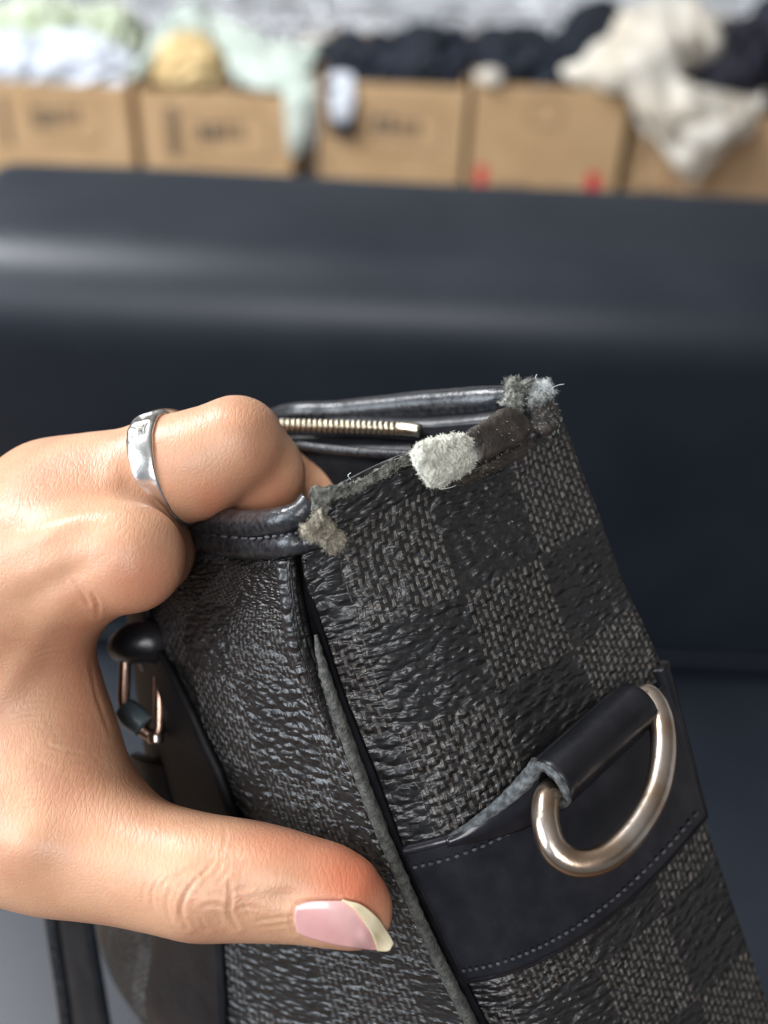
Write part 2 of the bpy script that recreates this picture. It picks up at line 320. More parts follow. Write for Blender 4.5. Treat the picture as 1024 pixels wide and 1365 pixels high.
# ------------------------------------------------------------------ clothes
def cloth_mat(name, c1, c2, scale=18, rough=.85): return noise_mat(name, c1, c2, rough, scale, .3, .002, bscale=300)
WHITE = cloth_mat('white_cotton', (.46, .49, .53), (.58, .61, .66)); FLORAL = cloth_mat('green_floral_cotton', (.20, .25, .13), (.62, .66, .54), 34)
MINT = cloth_mat('mint_satin', (.34, .40, .35), (.50, .55, .49), 10, .5); STRAW = cloth_mat('straw', (.40, .27, .11), (.66, .50, .26), 40)
NAVY = cloth_mat('navy_cloth', (.003, .005, .010), (.010, .015, .028), 12); BLACKC = cloth_mat('black_cloth', (.006, .006, .012), (.014, .014, .026), 12)
CREAM = cloth_mat('cream_linen', (.50, .44, .35), (.74, .71, .63), 8); BEIGE = cloth_mat('beige_cloth', (.45, .40, .33), (.66, .62, .55), 10)
def heap(name, px, py, Y, rx, ry, rz, mat, label, cat='clothes', group='clothes heaped in the boxes', seed=0, fold=.28, sub=5, rot=0):
    c = atY(px, py, Y); bm = bmesh.new(); bmesh.ops.create_icosphere(bm, subdivisions=sub, radius=1)
    for v in bm.verts:
        p = v.co.copy(); q = p * 1.4 + Vector((seed * 7.1, seed * 3.3, 0))
        w_ = Vector((noise.noise(q * 1.2), noise.noise(q * 1.2 + Vector((5, 5, 5))), noise.noise(q * 1.2 - Vector((9, 2, 4)))))
        r = 1 - abs(noise.noise(q * 1.6 + w_ * 1.1)) * fold * 2.4 + noise.noise(q * 5 + w_) * fold * .35 + fold * .3
        p = p * r; z = p.z if p.z > 0 else p.z * .6
        x, y = p.x * math.cos(rot) - z * math.sin(rot), p.y; z = p.x * math.sin(rot) + z * math.cos(rot)
        v.co = Vector((x * rx, y * ry, z * rz))
    me = bpy.data.meshes.new(name); bm.to_mesh(me); bm.free(); me.materials.append(mat)
    me.polygons.foreach_set('use_smooth', [True] * len(me.polygons))
    o = bpy.data.objects.new(name, me); o.location = c; col.objects.link(o)
    return props(o, label, cat, group)
def drape(name, rows, mat, label, nu=50, nv=50, wr=.012, fr=14, seed=0, cat='clothes', thick=.006, group=None):
    # rows of (px, py, Y); crumpled sheet with folds
    g = [[tuple(atY(*c)) for c in r] for r in rows]; g = np.array(g, float)
    rr = np.stack([crom(r, nu) for r in g]); G = np.stack([crom(rr[:, j], nv) for j in range(nu)], 1)
    du = np.gradient(G, axis=1); dv = np.gradient(G, axis=0); n = np.cross(du, dv); n /= np.linalg.norm(n, axis=2, keepdims=True) + 1e-9
    V = []
    for i in range(nv):
        for j in range(nu):
            p = Vector(G[i, j]); q = p * fr + Vector((seed * 5, 0, seed))
            h = (1 - 2 * abs(noise.noise(q))) * wr + noise.noise(q * 2.3) * wr * .5
            V.append(p + Vector(n[i, j]) * h)
    Fc = [(i * nu + j, i * nu + j + 1, (i + 1) * nu + j + 1, (i + 1) * nu + j) for i in range(nv - 1) for j in range(nu - 1)]
    c = sum(V, Vector()) / len(V); o = mesh_obj(name, [v - c for v in V], Fc, mat); o.location = c
    m = o.modifiers.new('s', 'SOLIDIFY'); m.thickness = thick
    return props(o, label, cat, group)
heap('white_shirt', 100, 98, 2.53, .15, .10, .085, WHITE, 'crumpled white shirt at the front of the leftmost box', seed=1)
heap('white_shirt', 20, 95, 2.50, .09, .08, .08, WHITE, 'smaller crumpled white shirt at the far left of the leftmost box', seed=2)
heap('floral_blouse', 60, 62, 2.62, .15, .09, .10, FLORAL, 'white blouse with green floral print heaped behind the white shirts, left part', seed=3)
heap('floral_blouse', 148, 68, 2.64, .09, .08, .10, FLORAL, 'green floral blouse heaped at the right of the leftmost box beside the mint cloth', seed=4)
heap('straw_bundle', 252, 92, 2.52, .085, .08, .078, STRAW, 'rounded bundle of golden straw in the second box from the left', 'straw hat', None, seed=5, fold=.12)
drape('mint_dress', [[(170, 95, 2.47), (205, 40, 2.52), (245, 8, 2.58), (300, 18, 2.60), (350, 48, 2.58), (430, 60, 2.56)],
      [(175, 100, 2.45), (212, 58, 2.50), (250, 30, 2.56), (300, 45, 2.56), (345, 80, 2.50), (410, 85, 2.46)],
      [(180, 108, 2.46), (215, 70, 2.50), (250, 46, 2.55), (292, 62, 2.54), (330, 112, 2.47), (385, 118, 2.42)],
      [(190, 112, 2.50), (220, 85, 2.54), (252, 58, 2.58), (285, 78, 2.58), (315, 116, 2.52), (370, 120, 2.45)]], MINT,
      'pale mint satin dress arching over the straw bundle in its box', wr=.016, seed=2, nu=80)
drape('mint_scarf', [[(372, 104, 2.45), (395, 100, 2.44), (420, 98, 2.46)], [(378, 130, 2.385), (398, 130, 2.375), (418, 128, 2.39)],
      [(381, 165, 2.375), (397, 165, 2.365), (413, 160, 2.38)], [(384, 203, 2.37), (394, 212, 2.365), (404, 204, 2.375)]], MINT,
      'mint scarf hanging down over the front right corner of the second box', wr=.008, seed=4, nu=30, nv=40)
heap('beige_blouse', 425, 82, 2.62, .055, .06, .055, BEIGE, 'beige blouse bunched between the mint dress and the navy clothes', seed=6)
heap('navy_sweater', 480, 92, 2.56, .12, .11, .075, NAVY, 'dark navy sweater in the box with the white label cloth', seed=7)
heap('navy_sweater', 575, 88, 2.56, .12, .11, .085, NAVY, 'dark navy sweater at the right of the third box from the left', seed=8)
heap('navy_sweater', 690, 92, 2.56, .14, .11, .09, NAVY, 'dark navy sweater left of the cream blouse', seed=9)
heap('navy_sweater', 790, 80, 2.60, .10, .10, .12, NAVY, 'dark navy sweater behind the tip of the cream blouse', seed=10)
heap('black_coat', 960, 110, 2.55, .13, .12, .13, BLACKC, 'black coat bunched beside the cream blouse at the right edge', seed=11)
heap('black_coat', 1050, 80, 2.60, .13, .12, .14, BLACKC, 'black coat at the far right end of the boxes', seed=12)
heap('beige_scrap', 652, 104, 2.405, .030, .025, .022, BEIGE, 'small beige scrap of cloth on the gap between two boxes', seed=13)
drape('white_label_cloth', [[(440, 98, 2.41), (456, 97, 2.41), (470, 99, 2.41)], [(440, 130, 2.385), (456, 130, 2.38), (472, 130, 2.385)], [(444, 158, 2.38), (457, 163, 2.375), (468, 158, 2.38)]], WHITE,
      'small white label cloth hanging over the front of the third box', nu=20, nv=24, wr=.003, cat='cloth')
drape('black_ribbon', [[(430, 112, 2.392), (448, 112, 2.390)], [(436, 150, 2.390), (474, 155, 2.388)], [(440, 178, 2.386), (472, 182, 2.384)]], BLACKC,
      'black ribbon hanging under the white label cloth', nu=14, nv=20, wr=.002, cat='ribbon')
# the cream blouse: body across the boxes plus two hanging ends
drape('cream_blouse', [[(745, 88, 2.46), (790, 55, 2.47), (850, 5, 2.50), (905, -12, 2.56), (960, 20, 2.58), (985, 50, 2.56)],
      [(748, 98, 2.42), (800, 85, 2.39), (860, 60, 2.38), (910, 45, 2.42), (955, 50, 2.48), (972, 75, 2.50)],
      [(755, 110, 2.41), (805, 118, 2.37), (850, 120, 2.35), (885, 105, 2.36), (920, 90, 2.40), (930, 95, 2.46)],
      [(775, 124, 2.40), (820, 130, 2.37), (850, 135, 2.35), (875, 140, 2.35), (895, 120, 2.37), (910, 110, 2.42)]], CREAM,
      'large cream linen blouse draped across the right boxes, its pointed sleeve to the left', nu=80, nv=50, wr=.02, fr=9, seed=6)
drape('cream_scarf', [[(838, 112, 2.37), (880, 100, 2.38), (930, 112, 2.38), (985, 125, 2.42), (1024, 120, 2.46)],
      [(850, 150, 2.355), (885, 150, 2.34), (935, 155, 2.34), (985, 160, 2.36), (1015, 150, 2.40)],
      [(866, 178, 2.37), (895, 192, 2.345), (935, 200, 2.34), (972, 190, 2.36), (1000, 180, 2.38)],
      [(905, 222, 2.385), (915, 240, 2.37), (928, 245, 2.365), (948, 228, 2.37), (965, 208, 2.38)]], CREAM,
      'cream scarf hanging to a point over the two right boxes below the blouse', nu=60, nv=50, wr=.016, fr=11, seed=9)
drape('cream_scarf_end', [[(832, 118, 2.385), (858, 112, 2.385)], [(845, 150, 2.38), (872, 145, 2.38)], [(862, 185, 2.39), (884, 183, 2.39)]], CREAM,
      'short cream cloth end hanging between the blouse and the pointed scarf', nu=20, nv=24, wr=.005, seed=3)
# ------------------------------------------------------------------ fur throw over a low bench
bench = empty('low_bench', (.1, 3.4, 0), 'low bench hidden under the white shaggy throw', 'bench')
box_mesh('bench_top', (-1.45, 3.06, .44), (1.75, 3.7, .50), WOOD, bench, .008)
for x in (-1.35, 1.65):
    for y in (3.12, 3.62): box_mesh('leg', (x - .025, y - .025, 0), (x + .025, y + .025, .44), WOOD, bench)
FUR = noise_mat('white_fur', (.88, .90, .93), (.96, .97, .98), .95, 9, .3, .003, bscale=120)
fur = empty('shaggy_throw', (.1, 3.3, .5), 'white shaggy fur throw hanging behind the boxes along the top', 'throw')
V = []; Fc = []; pr = [(3.02, .10), (3.00, .22), (2.985, .36), (2.99, .46), (3.02, .53), (3.10, .555), (3.3, .56), (3.74, .555)]; PR = crom(pr, 40); nx = 110
for i in range(nx):
    x = -1.5 + 3.3 * i / (nx - 1)
    for y, z in PR:
        V.append((x, y + .02 * noise.noise(Vector((x * 6, z * 3, 1))), z + .012 * noise.noise(Vector((x * 5, y * 5, 4)))))
for i in range(nx - 1):
    for j in range(39): a = i * 40 + j; Fc.append((a, a + 40, a + 41, a + 1))
o = mesh_obj('backing', V, Fc, FUR, fur); o.modifiers.new('s', 'SOLIDIFY').thickness = .006
SV = []; SF = []
for k in range(17000):
    i = rng.integers(0, nx - 1); j = int(rng.integers(0, 30)); p = Vector(V[i * 40 + j]) + Vector((rng.uniform(-.015, .015), 0, rng.uniform(-.006, .006)))
    f = j / 30.; L = rng.uniform(.03, .06); lx = .6 * noise.noise(p * 9)
    d = Vector((lx + rng.uniform(-.2, .2), -.45 - rng.uniform(0, .3), -.9 if j < 16 else -.1 + rng.uniform(0, .4))).normalized(); wd = rng.uniform(.0012, .003)
    a = len(SV); m_ = p + d * L * .55 + Vector((0, -.008, 0)); e = p + d * L + Vector((0, 0, -.012))
    SV += [p + Vector((-wd, 0, 0)), p + Vector((wd, 0, 0)), p + Vector((0, -wd, wd)), m_ + Vector((-wd, 0, 0)), m_ + Vector((wd, 0, 0)), e]
    SF += [(a, a + 1, a + 4, a + 3), (a + 1, a + 2, a + 4), (a + 2, a, a + 3), (a + 2, a + 3, a + 4), (a + 3, a + 4, a + 5)]
props(mesh_obj('pile', SV, SF, FUR, fur, smooth=True), kind='stuff')
# ================================================================== BAG
bag = empty('shoulder_bag', P(640, 1300, .25), 'black checked canvas bag with torn top corner and metal side ring, held by the hand', 'bag')
# side gusset: rows of left/right edge points
ROWS = [((404, 672, .1875), (738, 532, .211), -4), ((404, 762, .1885), (766, 610, .212), 6), ((430, 850, .1895), (797, 690, .213), 14), ((457, 930, .191), (826, 770, .214), 22),
        ((497, 1030, .1925), (856, 835, .215), 32), ((534, 1130, .1945), (884, 903, .217), 42), ((574, 1215, .197), (908, 988, .219), 46), ((615, 1300, .1995), (934, 1085, .222), 46),
        ((665, 1400, .203), (976, 1212, .226), 44), ((718, 1500, .207), (1024, 1350, .230), 42), ((770, 1600, .211), (1072, 1490, .235), 40), ((920, 1880, .226), (1215, 1790, .25), 30), ((1060, 2150, .245), (1350, 2080, .268), 20)]
SS = np.linspace(0, 1, 7)
ctrl = []
for k, (L_, R_, bow) in enumerate(ROWS):
    row = []
    for s in SS:
        x = L_[0] + (4 if k > 1 else 0) + (R_[0] - L_[0] - (4 if k > 1 else 0)) * s; y = L_[1] + (R_[1] - L_[1]) * s + bow * 4 * s * (1 - s)
        d = L_[2] + (R_[2] - L_[2]) * s - (.0022 if k < 2 else .0042) * 4 * s * (1 - s)
        d += (.0030 if k > 1 else .0012) * math.exp(-s / .10)
        if k == 3 or k == 4: d += .0016 * math.exp(-((s - .78) / .16) ** 2)      # hollow above the ring
        row.append(c3(x, y, d))
    ctrl.append(row)
# make the top edge follow the photographed slump
for j, (x, y) in enumerate([(404, 672), (462, 640), (520, 612), (572, 594), (630, 578), (690, 545), (738, 532)]): ctrl[0][j] = c3(x, y, ctrl[0][j][2])
G = Patch(ctrl, 91, 181)
# make sure normals face the camera
if G.n[..., 2].mean() > 0: G.n *= -1
side = G.build('side_panel', CANVAS, bag, .0014, sign=0)
OFF = [(0, 0, 0), (-.020, 0, .022), (-.036, -.001, .052), (-.045, -.002, .100), (-.050, -.003, .16), (-.052, -.004, .22)]
SEAM = [(390, 745, .1895), (412, 850, .1905), (440, 930, .192), (474, 1030, .1935), (512, 1130, .1955), (552, 1215, .198), (594, 1300, .2005), (646, 1400, .204), (700, 1500, .208), (752, 1600, .212), (905, 1880, .227), (1045, 2150, .246)]
fr = []
for k, s in enumerate(SEAM):
    b0 = c3(*s); row = []
    for q, o_ in enumerate(OFF):
        p = b0 + Vector((o_[0] * (1 + .09 * min(k, 8) + .2 * max(0, min(k, 8) - 5)), o_[1], o_[2])); p.z += (.0035 if q == 1 else 0) * -1 * min(1, k / 2) ; row.append(p)
    fr.append(row)
# front rim: sinks under the fingers
for j, (x, y, d) in enumerate([(390, 742, .1895), (322, 744, .204), (252, 738, .222), (225, 790, .25), (232, 830, .31), (250, 840, .38)]): fr[0][j] = c3(x, y, d)
FP = Patch(fr, 81, 161)
if FP.n[..., 2].mean() > 0: FP.n *= -1
FP.build('front_panel', CANVAS_F, bag, .0014, sign=0)
# back panel and its rim
RB = [(716, 522, .2115), (640, 524, .2165), (560, 534, .2265), (460, 543, .2375), (370, 552, .249), (310, 600, .30), (320, 650, .36)]
bkc = []
for k, (L_, R_, bow) in enumerate(ROWS):
    b0 = c3(*R_)
    if k == 0: bkc.append([c3(*RB[0]), c3(*RB[1]), c3(*RB[3]), c3(*RB[4]), c3(*RB[5]), c3(*RB[6])])
    else: bkc.append([b0 + Vector((-.001, 0, .001)) + Vector(o_) * .98 + Vector((.004 if q else 0, 0, .002 if q else 0)) for q, o_ in enumerate(OFF)])
BP = Patch(bkc, 61, 121); BP.build('back_panel', CANVAS_F, bag, .0014, sign=0)
fe = [[FP.g[i, -1], (FP.g[i, -1] * .5 + BP.g[min(i, 120), -1] * .5), BP.g[min(i, 120), -1]] for i in (0, 20, 40, 60, 80, 100, 120)]
fe = [[FP.at(1, 11 * t), (FP.at(1, 11 * t) + BP.at(1, 12 * t)) / 2 + np.array([-.004, 0, .006]), BP.at(1, 12 * t)] for t in np.linspace(0, 1, 8)]
Patch(fe, 21, 61).build('side_panel', CANVAS_F, bag, .0014, sign=0)
bt = [[FP.at(t, 11), (FP.at(t, 11) + BP.at(t, 12)) / 2, BP.at(t, 12)] for t in np.linspace(0, 1, 8)]
Patch(bt, 21, 61).build('bottom_panel', CANVAS_F, bag, .002, sign=0)
# lining: behind the zip, dark pocket of the bag
ln = []
for t in np.linspace(0, 1, 10):
    a = np.array(BP.at(t, .35)); a2 = np.array(BP.at(t, 3.0)); f_ = np.array(FP.at(t, .2)); f2 = np.array(FP.at(t, 2.2)); inw = (f_ - a); inw /= np.linalg.norm(inw)
    ln.append([a + inw * .003, a2 + inw * .004, (a2 + f2) / 2 + np.array([0, .012, 0]), f2 - inw * .004, f_ - inw * .003])
Patch(ln, 30, 50).build('lining', LINING, bag, .0006, sign=0)
Patch([[G.at(s, b, -.0035 if b > .2 else -.002) for s in np.linspace(0.01, .99, 7)] for b in (.1, 1, 2, 3)], 24, 24).build('side_lining', LINING, bag, .0006, sign=0)
# --- leather band on the gusset, its stitching and raised edges
band = G.sub(0.0, 1.0, 5.0, 7.0, 70, 40, .0012); bo = band.build('leather_band', BAND, bag, .0014, sign=0)
def stitches(name, path, n, L, r, parent, mat=STITCH, duty=.62, wob=.0):
    V = []; Fc = []; pp = crom([tuple(p) for p in path], n + 1)
    for i in range(n):
        a = Vector(pp[i]); b = a + (Vector(pp[i + 1]) - a) * duty; t = (b - a).normalized(); s = t.orthogonal().normalized(); u_ = t.cross(s)
        if (s.dot(-fwd)) < u_.dot(-fwd): s, u_ = u_, s
        if s.dot(-fwd) < 0: s = -s
        off = s * r * .7; k0 = len(V)
        for q, rr in ((0, .45), (.25, 1), (.75, 1), (1, .45)):
            c = a + (b - a) * q + off * (1 if 0 < q < 1 else .2)
            for m_ in range(6): an = m_ * math.pi / 3; V.append(c + (s * math.cos(an) + u_ * math.sin(an)) * r * rr)
        for q in range(3):
            for m_ in range(6): Fc.append((k0 + q * 6 + m_, k0 + q * 6 + (m_ + 1) % 6, k0 + q * 6 + 6 + (m_ + 1) % 6, k0 + q * 6 + 6 + m_))
        Fc += [tuple(range(k0, k0 + 6))[::-1], tuple(range(k0 + 18, k0 + 24))]
    return props(mesh_obj(name, V, Fc, mat, parent), kind='stuff')
stitches('stitching', [C2W(G.at(s, 5.22, .0020)) for s in np.linspace(.015, .50, 8)], 16, 0, .00032, bag)
stitches('stitching', [C2W(G.at(s, 6.84, .0020)) for s in np.linspace(.015, .98, 12)], 36, 0, .00032, bag)
tube('band_edge', [C2W(G.at(s, 5.0, .0010)) for s in np.linspace(0, .48, 8)], .0011, BAND, bag, n=60, seg=10)
tube('band_edge', [C2W(G.at(s, 7.0, .0010)) for s in np.linspace(0, 1, 8)], .0009, BAND, bag, n=60, seg=10)
# band continues onto the back as a small raised tab on the silhouette
tube('band_edge', [C2W(G.at(.995, b, .0004)) for b in np.linspace(4.75, 7.0, 6)], [.0022, .0016, .0016, .0014], LEATHER, bag, n=40, seg=10)
# --- D ring
ring_pts = [(741, 1052, .1925), (729, 1066, .190), (728, 1100, .187), (741, 1134, .1852), (770, 1150, .1848), (808, 1142, .1855), (845, 1108, .188), (873, 1060, .192), (884, 1010, .1965), (883, 968, .2005), (872, 938, .2035), (857, 930, .2045),
            (830, 958, .2015), (790, 1000, .197)]
tube('d_ring', [P(*p) for p in ring_pts], .0024, METAL, bag, n=220, seg=24, closed=True)['label'] = 'worn silver metal D-shaped ring'
# --- leather loop rolled round the bar
A = Vector(c3(737, 1042, .1925)); Bq = Vector(c3(851, 938, .2035)); ax = (Bq - A).normalized()
A2 = A - ax * .0006; B2 = Bq + ax * .0002
down = Vector((0, 1, 0)); e1 = (Vector((0, 0, -1)) - ax * (-ax.z)).normalized(); e2 = ax.cross(e1)
if e2.y < 0: e2 = -e2                                     # e2 points down in the picture
def spiral(rin, rout, a0, a1, n=40):
    V = []
    for k in range(n + 1):
        a = a0 + (a1 - a0) * k / n
        for r in (rin, rout): V.append((math.cos(a) * r, math.sin(a) * r))
    return V
def ext(name, prof, n, m0, m1, mat, L0, L1, steps=14, rough=0):
    V = []; Fc = []
    for i in range(steps + 1):
        c = L0 + (L1 - L0) * i / steps
        for (x, y) in prof: V.append(C2W(c + e1 * x + e2 * y + (Vector((noise.noise(c * 700 + Vector((x, y, 0)) * 900), noise.noise(c * 600 + Vector((x, y, 1)) * 900), 0)) * rough)))
    m = len(prof)
    for i in range(steps):
        for j in range(m // 2 - 1):
            a = i * m + 2 * j
            Fc += [(a, a + 2, a + 2 + m, a + m), (a + 1, a + 1 + m, a + 3 + m, a + 3)]
        Fc += [(i * m, i * m + m, i * m + m + 1, i * m + 1), (i * m + m - 2, i * m + m - 1, i * m + 2 * m - 1, i * m + 2 * m - 2)]
    for e in (0, steps):
        for j in range(m // 2 - 1): a = e * m + 2 * j; Fc.append((a, a + 1, a + 3, a + 2))
    return mesh_obj(name, V, Fc, mat, bag)
# angles: 0 = towards camera, +90 = down, 180 = towards panel
pr_ = spiral(.0029, .0045, math.radians(95), math.radians(-172), 40)
lp = ext('ring_loop', pr_, 0, 0, 0, LEATHER, A2, B2, 20)
lp['label'] = 'smooth black leather loop holding the ring'
lp.modifiers.new('b', 'BEVEL').width = .0003
pe = spiral(.0031, .0046, math.radians(97), math.radians(-175), 40)
ext('loop_edge', pe, 0, 0, 0, LOOPEDGE, A2 - ax * .0007, A2 + ax * .0001, 3, .00012)['label'] = 'scuffed grey cut edge of the loop'
# raised tongue leading from the band top edge up to the loop
tg = []
for t in np.linspace(0, 1, 7):
    b = G.at(.16 + .27 * t, 5.0, .0014); c = A2 + e1 * (-.0015 + .0 * t) + e2 * (-.0040)
    base = np.array(b); top = np.array(A2 + e2 * -.0042 + e1 * .0003); q = base * (1 - t ** 1.2) + top * t ** 1.2
    low = np.array(G.at(.16 + .27 * t, 5.02 + .55 * t, .0015)) * (1 - t * .5) + np.array(A2 + e2 * .001 + e1 * -.0035) * t * .5
    tg.append([q, (q + low) / 2 + np.array([0, 0, -.0004]), low])
Patch(tg, 16, 40).build('loop_tongue', BAND, bag, .0016, sign=0)
tube('tongue_edge', [C2W(r[0]) for r in tg], [.0007, .0011, .0015, .0014], LOOPEDGE, bag, n=50, seg=10, rough=.15)
bt2 = [[Vector(A + (Bq - A) * t) + e1 * -.0036 + e2 * y for y in (-.004, 0, .006)] for t in (0, .35, .7, 1)]
Patch(bt2, 12, 20).build('loop_backing', LEATHER, bag, .001, sign=0)
# --- corner seam: welt, dark groove, raw edge piping
G_edge = lambda b, o=0: C2W(G.at(0, b, o))
tube('seam_welt', [P(381, 748, .1885), P(385, 790, .1885), P(392, 840, .1890), P(406, 890, .1905), P(424, 935, .192), P(445, 985, .193)], [.0017, .0016, .0017, .0019, .0014, .0004], CANVAS_F, bag, n=60, seg=12)
tube('seam_piping', [P(421, 846, .1880), P(428, 880, .1880), P(445, 935, .1888), P(468, 1000, .1900), P(490, 1060, .1912), P(516, 1125, .1927), P(546, 1195, .1943), P(578, 1265, .1962), P(618, 1345, .199), P(668, 1440, .203), P(750, 1600, .210)],
     [.0003, .0008, .00105, .00115, .0012, .00115, .0011, .00115, .0012, .0012, .0012], EDGE, bag, n=240, seg=12, rough=.22)['label'] = 'raw grey-green leather edge piping'
gv = []
for (a_, b_) in zip(SEAM[:10], ROWS[:10]):
    gv.append([c3(a_[0] - 6, a_[1] - 6, a_[2] + .0012), c3((a_[0] + b_[0][0]) / 2, a_[1], a_[2] + .004), c3(b_[0][0] + 4, b_[0][1] + 4 if b_[0][1] > 700 else 745, b_[0][2] + .0012)])
Patch(gv, 9, 80).build('seam_groove', LINING, bag, .0004, sign=0)
# --- front rim trim
rimp = [(414, 668, .1872), (398, 686, .1872), (370, 696, .1895), (330, 699, .1985), (290, 696, .209), (252, 697, .219), (222, 740, .236), (224, 790, .268), (240, 810, .34)]
tube('top_piping', [P(*p) for p in rimp], [.0020, .0023, .0025, .0026, .0027, .0027, .0027, .0027, .0027], RIM, bag, n=130, seg=18, rough=.05)['label'] = 'glossy worn leather piping of the front rim'
rimq = [(440, 716, .1876), (408, 722, .1872), (378, 727, .1882), (335, 729, .1978), (292, 725, .2085), (252, 719, .2185), (222, 765, .236), (224, 810, .268), (240, 830, .34)]
tube('rim_trim', [P(*p) for p in rimq], [.0016, .0019, .0021, .0023, .0024, .0024, .0024, .0024, .0024], RIM, bag, n=130, seg=18, flat=.75, rough=.05)
stitches('stitching', [P(414, 706, .1858), P(390, 712, .1862), P(360, 716, .1885), P(330, 717, .1957), P(290, 713, .2065), P(255, 709, .216)], 15, 0, .00028, bag)
# --- rear rim, zip, pockets
tube('rear_piping', [P(x, y, d) for x, y, d in [(704, 526, .2105), (685, 530, .212), (640, 534, .216), (560, 540, .226), (460, 548, .2375), (370, 556, .249), (310, 600, .30), (320, 650, .36)]], [.0016, .0022, .0028, .0028, .0023, .0021, .0024, .0024], RIM, bag, n=130, seg=18, rough=.04)
fl = [[c3(x, y + 6, d - .0006), c3(x + 2, y + 18, d - .0035), c3(x + 5, y + 33, d - .004)] for (x, y, d) in [(690, 534, .211), (640, 542, .216), (560, 549, .2255), (460, 551, .2365), (370, 556, .248), (300, 580, .27)]]
Patch(fl, 16, 60).build('inner_facing', LEATHER, bag, .0008, sign=0)
zt = [[c3(x, y, d), c3(x, y + 16, d - .003)] for (x, y, d) in [(640, 566, .209), (560, 571, .2195), (480, 566, .2295), (370, 565, .241), (300, 575, .255)]]
Patch(zt, 8, 60).build('zipper_tape', LINING, bag, .0006, sign=0)
tp = crom([tuple(c3(531, 572, .2195)), tuple(c3(470, 569, .227)), tuple(c3(410, 567.5, .234)), tuple(c3(350, 567, .241)), tuple(c3(290, 572, .25))], 34)
tm = bpy.data.meshes.new('zipper_tooth'); bm = bmesh.new(); bmesh.ops.create_cube(bm, size=1)
for v in bm.verts: v.co = Vector((v.co.x * .00085, v.co.y * .0013, v.co.z * .0026))
bmesh.ops.bevel(bm, geom=bm.edges[:], offset=.00018, segments=2, affect='EDGES'); bm.to_mesh(tm); bm.free(); tm.materials.append(BRASS)
tm.polygons.foreach_set('use_smooth', [True] * len(tm.polygons))
for i in range(len(tp) - 1):
    a, b = C2W(tp[i]), C2W(tp[i + 1]); t = (b - a).normalized(); z = (up - t * up.dot(t)).normalized(); z = (Matrix.Rotation(.25, 3, t.cross(z)) @ z); y = z.cross(t).normalized()
    R = Matrix((t, y, z)).transposed().to_4x4(); R.translation = a
    o = bpy.data.objects.new('zipper_tooth', tm); col.objects.link(o); o.parent = bag; o.matrix_parent_inverse = Matrix.Translation(-bag.location); o.matrix_basis = R
tube('zipper_end_stop', [P(534, 571, .2182), P(547, 572.5, .2168), P(560, 574, .2155)], [.00135, .0014, .0013], BRASS, bag, n=14, seg=8)['label'] = 'pale gold end stop of the zip'
tube('pocket_rim', [P(600, 606, .2085), P(540, 607, .2165), (P(480, 603, .225)), P(420, 597, .2335), P(370, 590, .241), P(310, 592, .253)], .0011, RIM, bag, n=60, seg=10)
pk = [[c3(x, y + 2, d), c3(x, y + 30, d - .0005), c3(x, y + 90, d)] for (x, y, d) in [(600, 606, .209), (540, 607, .217), (480, 603, .2255), (420, 597, .234), (370, 590, .2415), (310, 592, .2535)]]
Patch(pk, 12, 50).build('inner_pocket', LINING, bag, .0006, sign=0)
pk = [[c3(x, y - 20, d + .004), c3(x, y, d + .0008)] for (x, y, d) in [(600, 606, .209), (540, 607, .217), (480, 603, .2255), (420, 597, .234), (370, 590, .2415), (310, 592, .2535)]]
Patch(pk, 12, 50).build('pocket_facing', LEATHER, bag, .0006, sign=0)
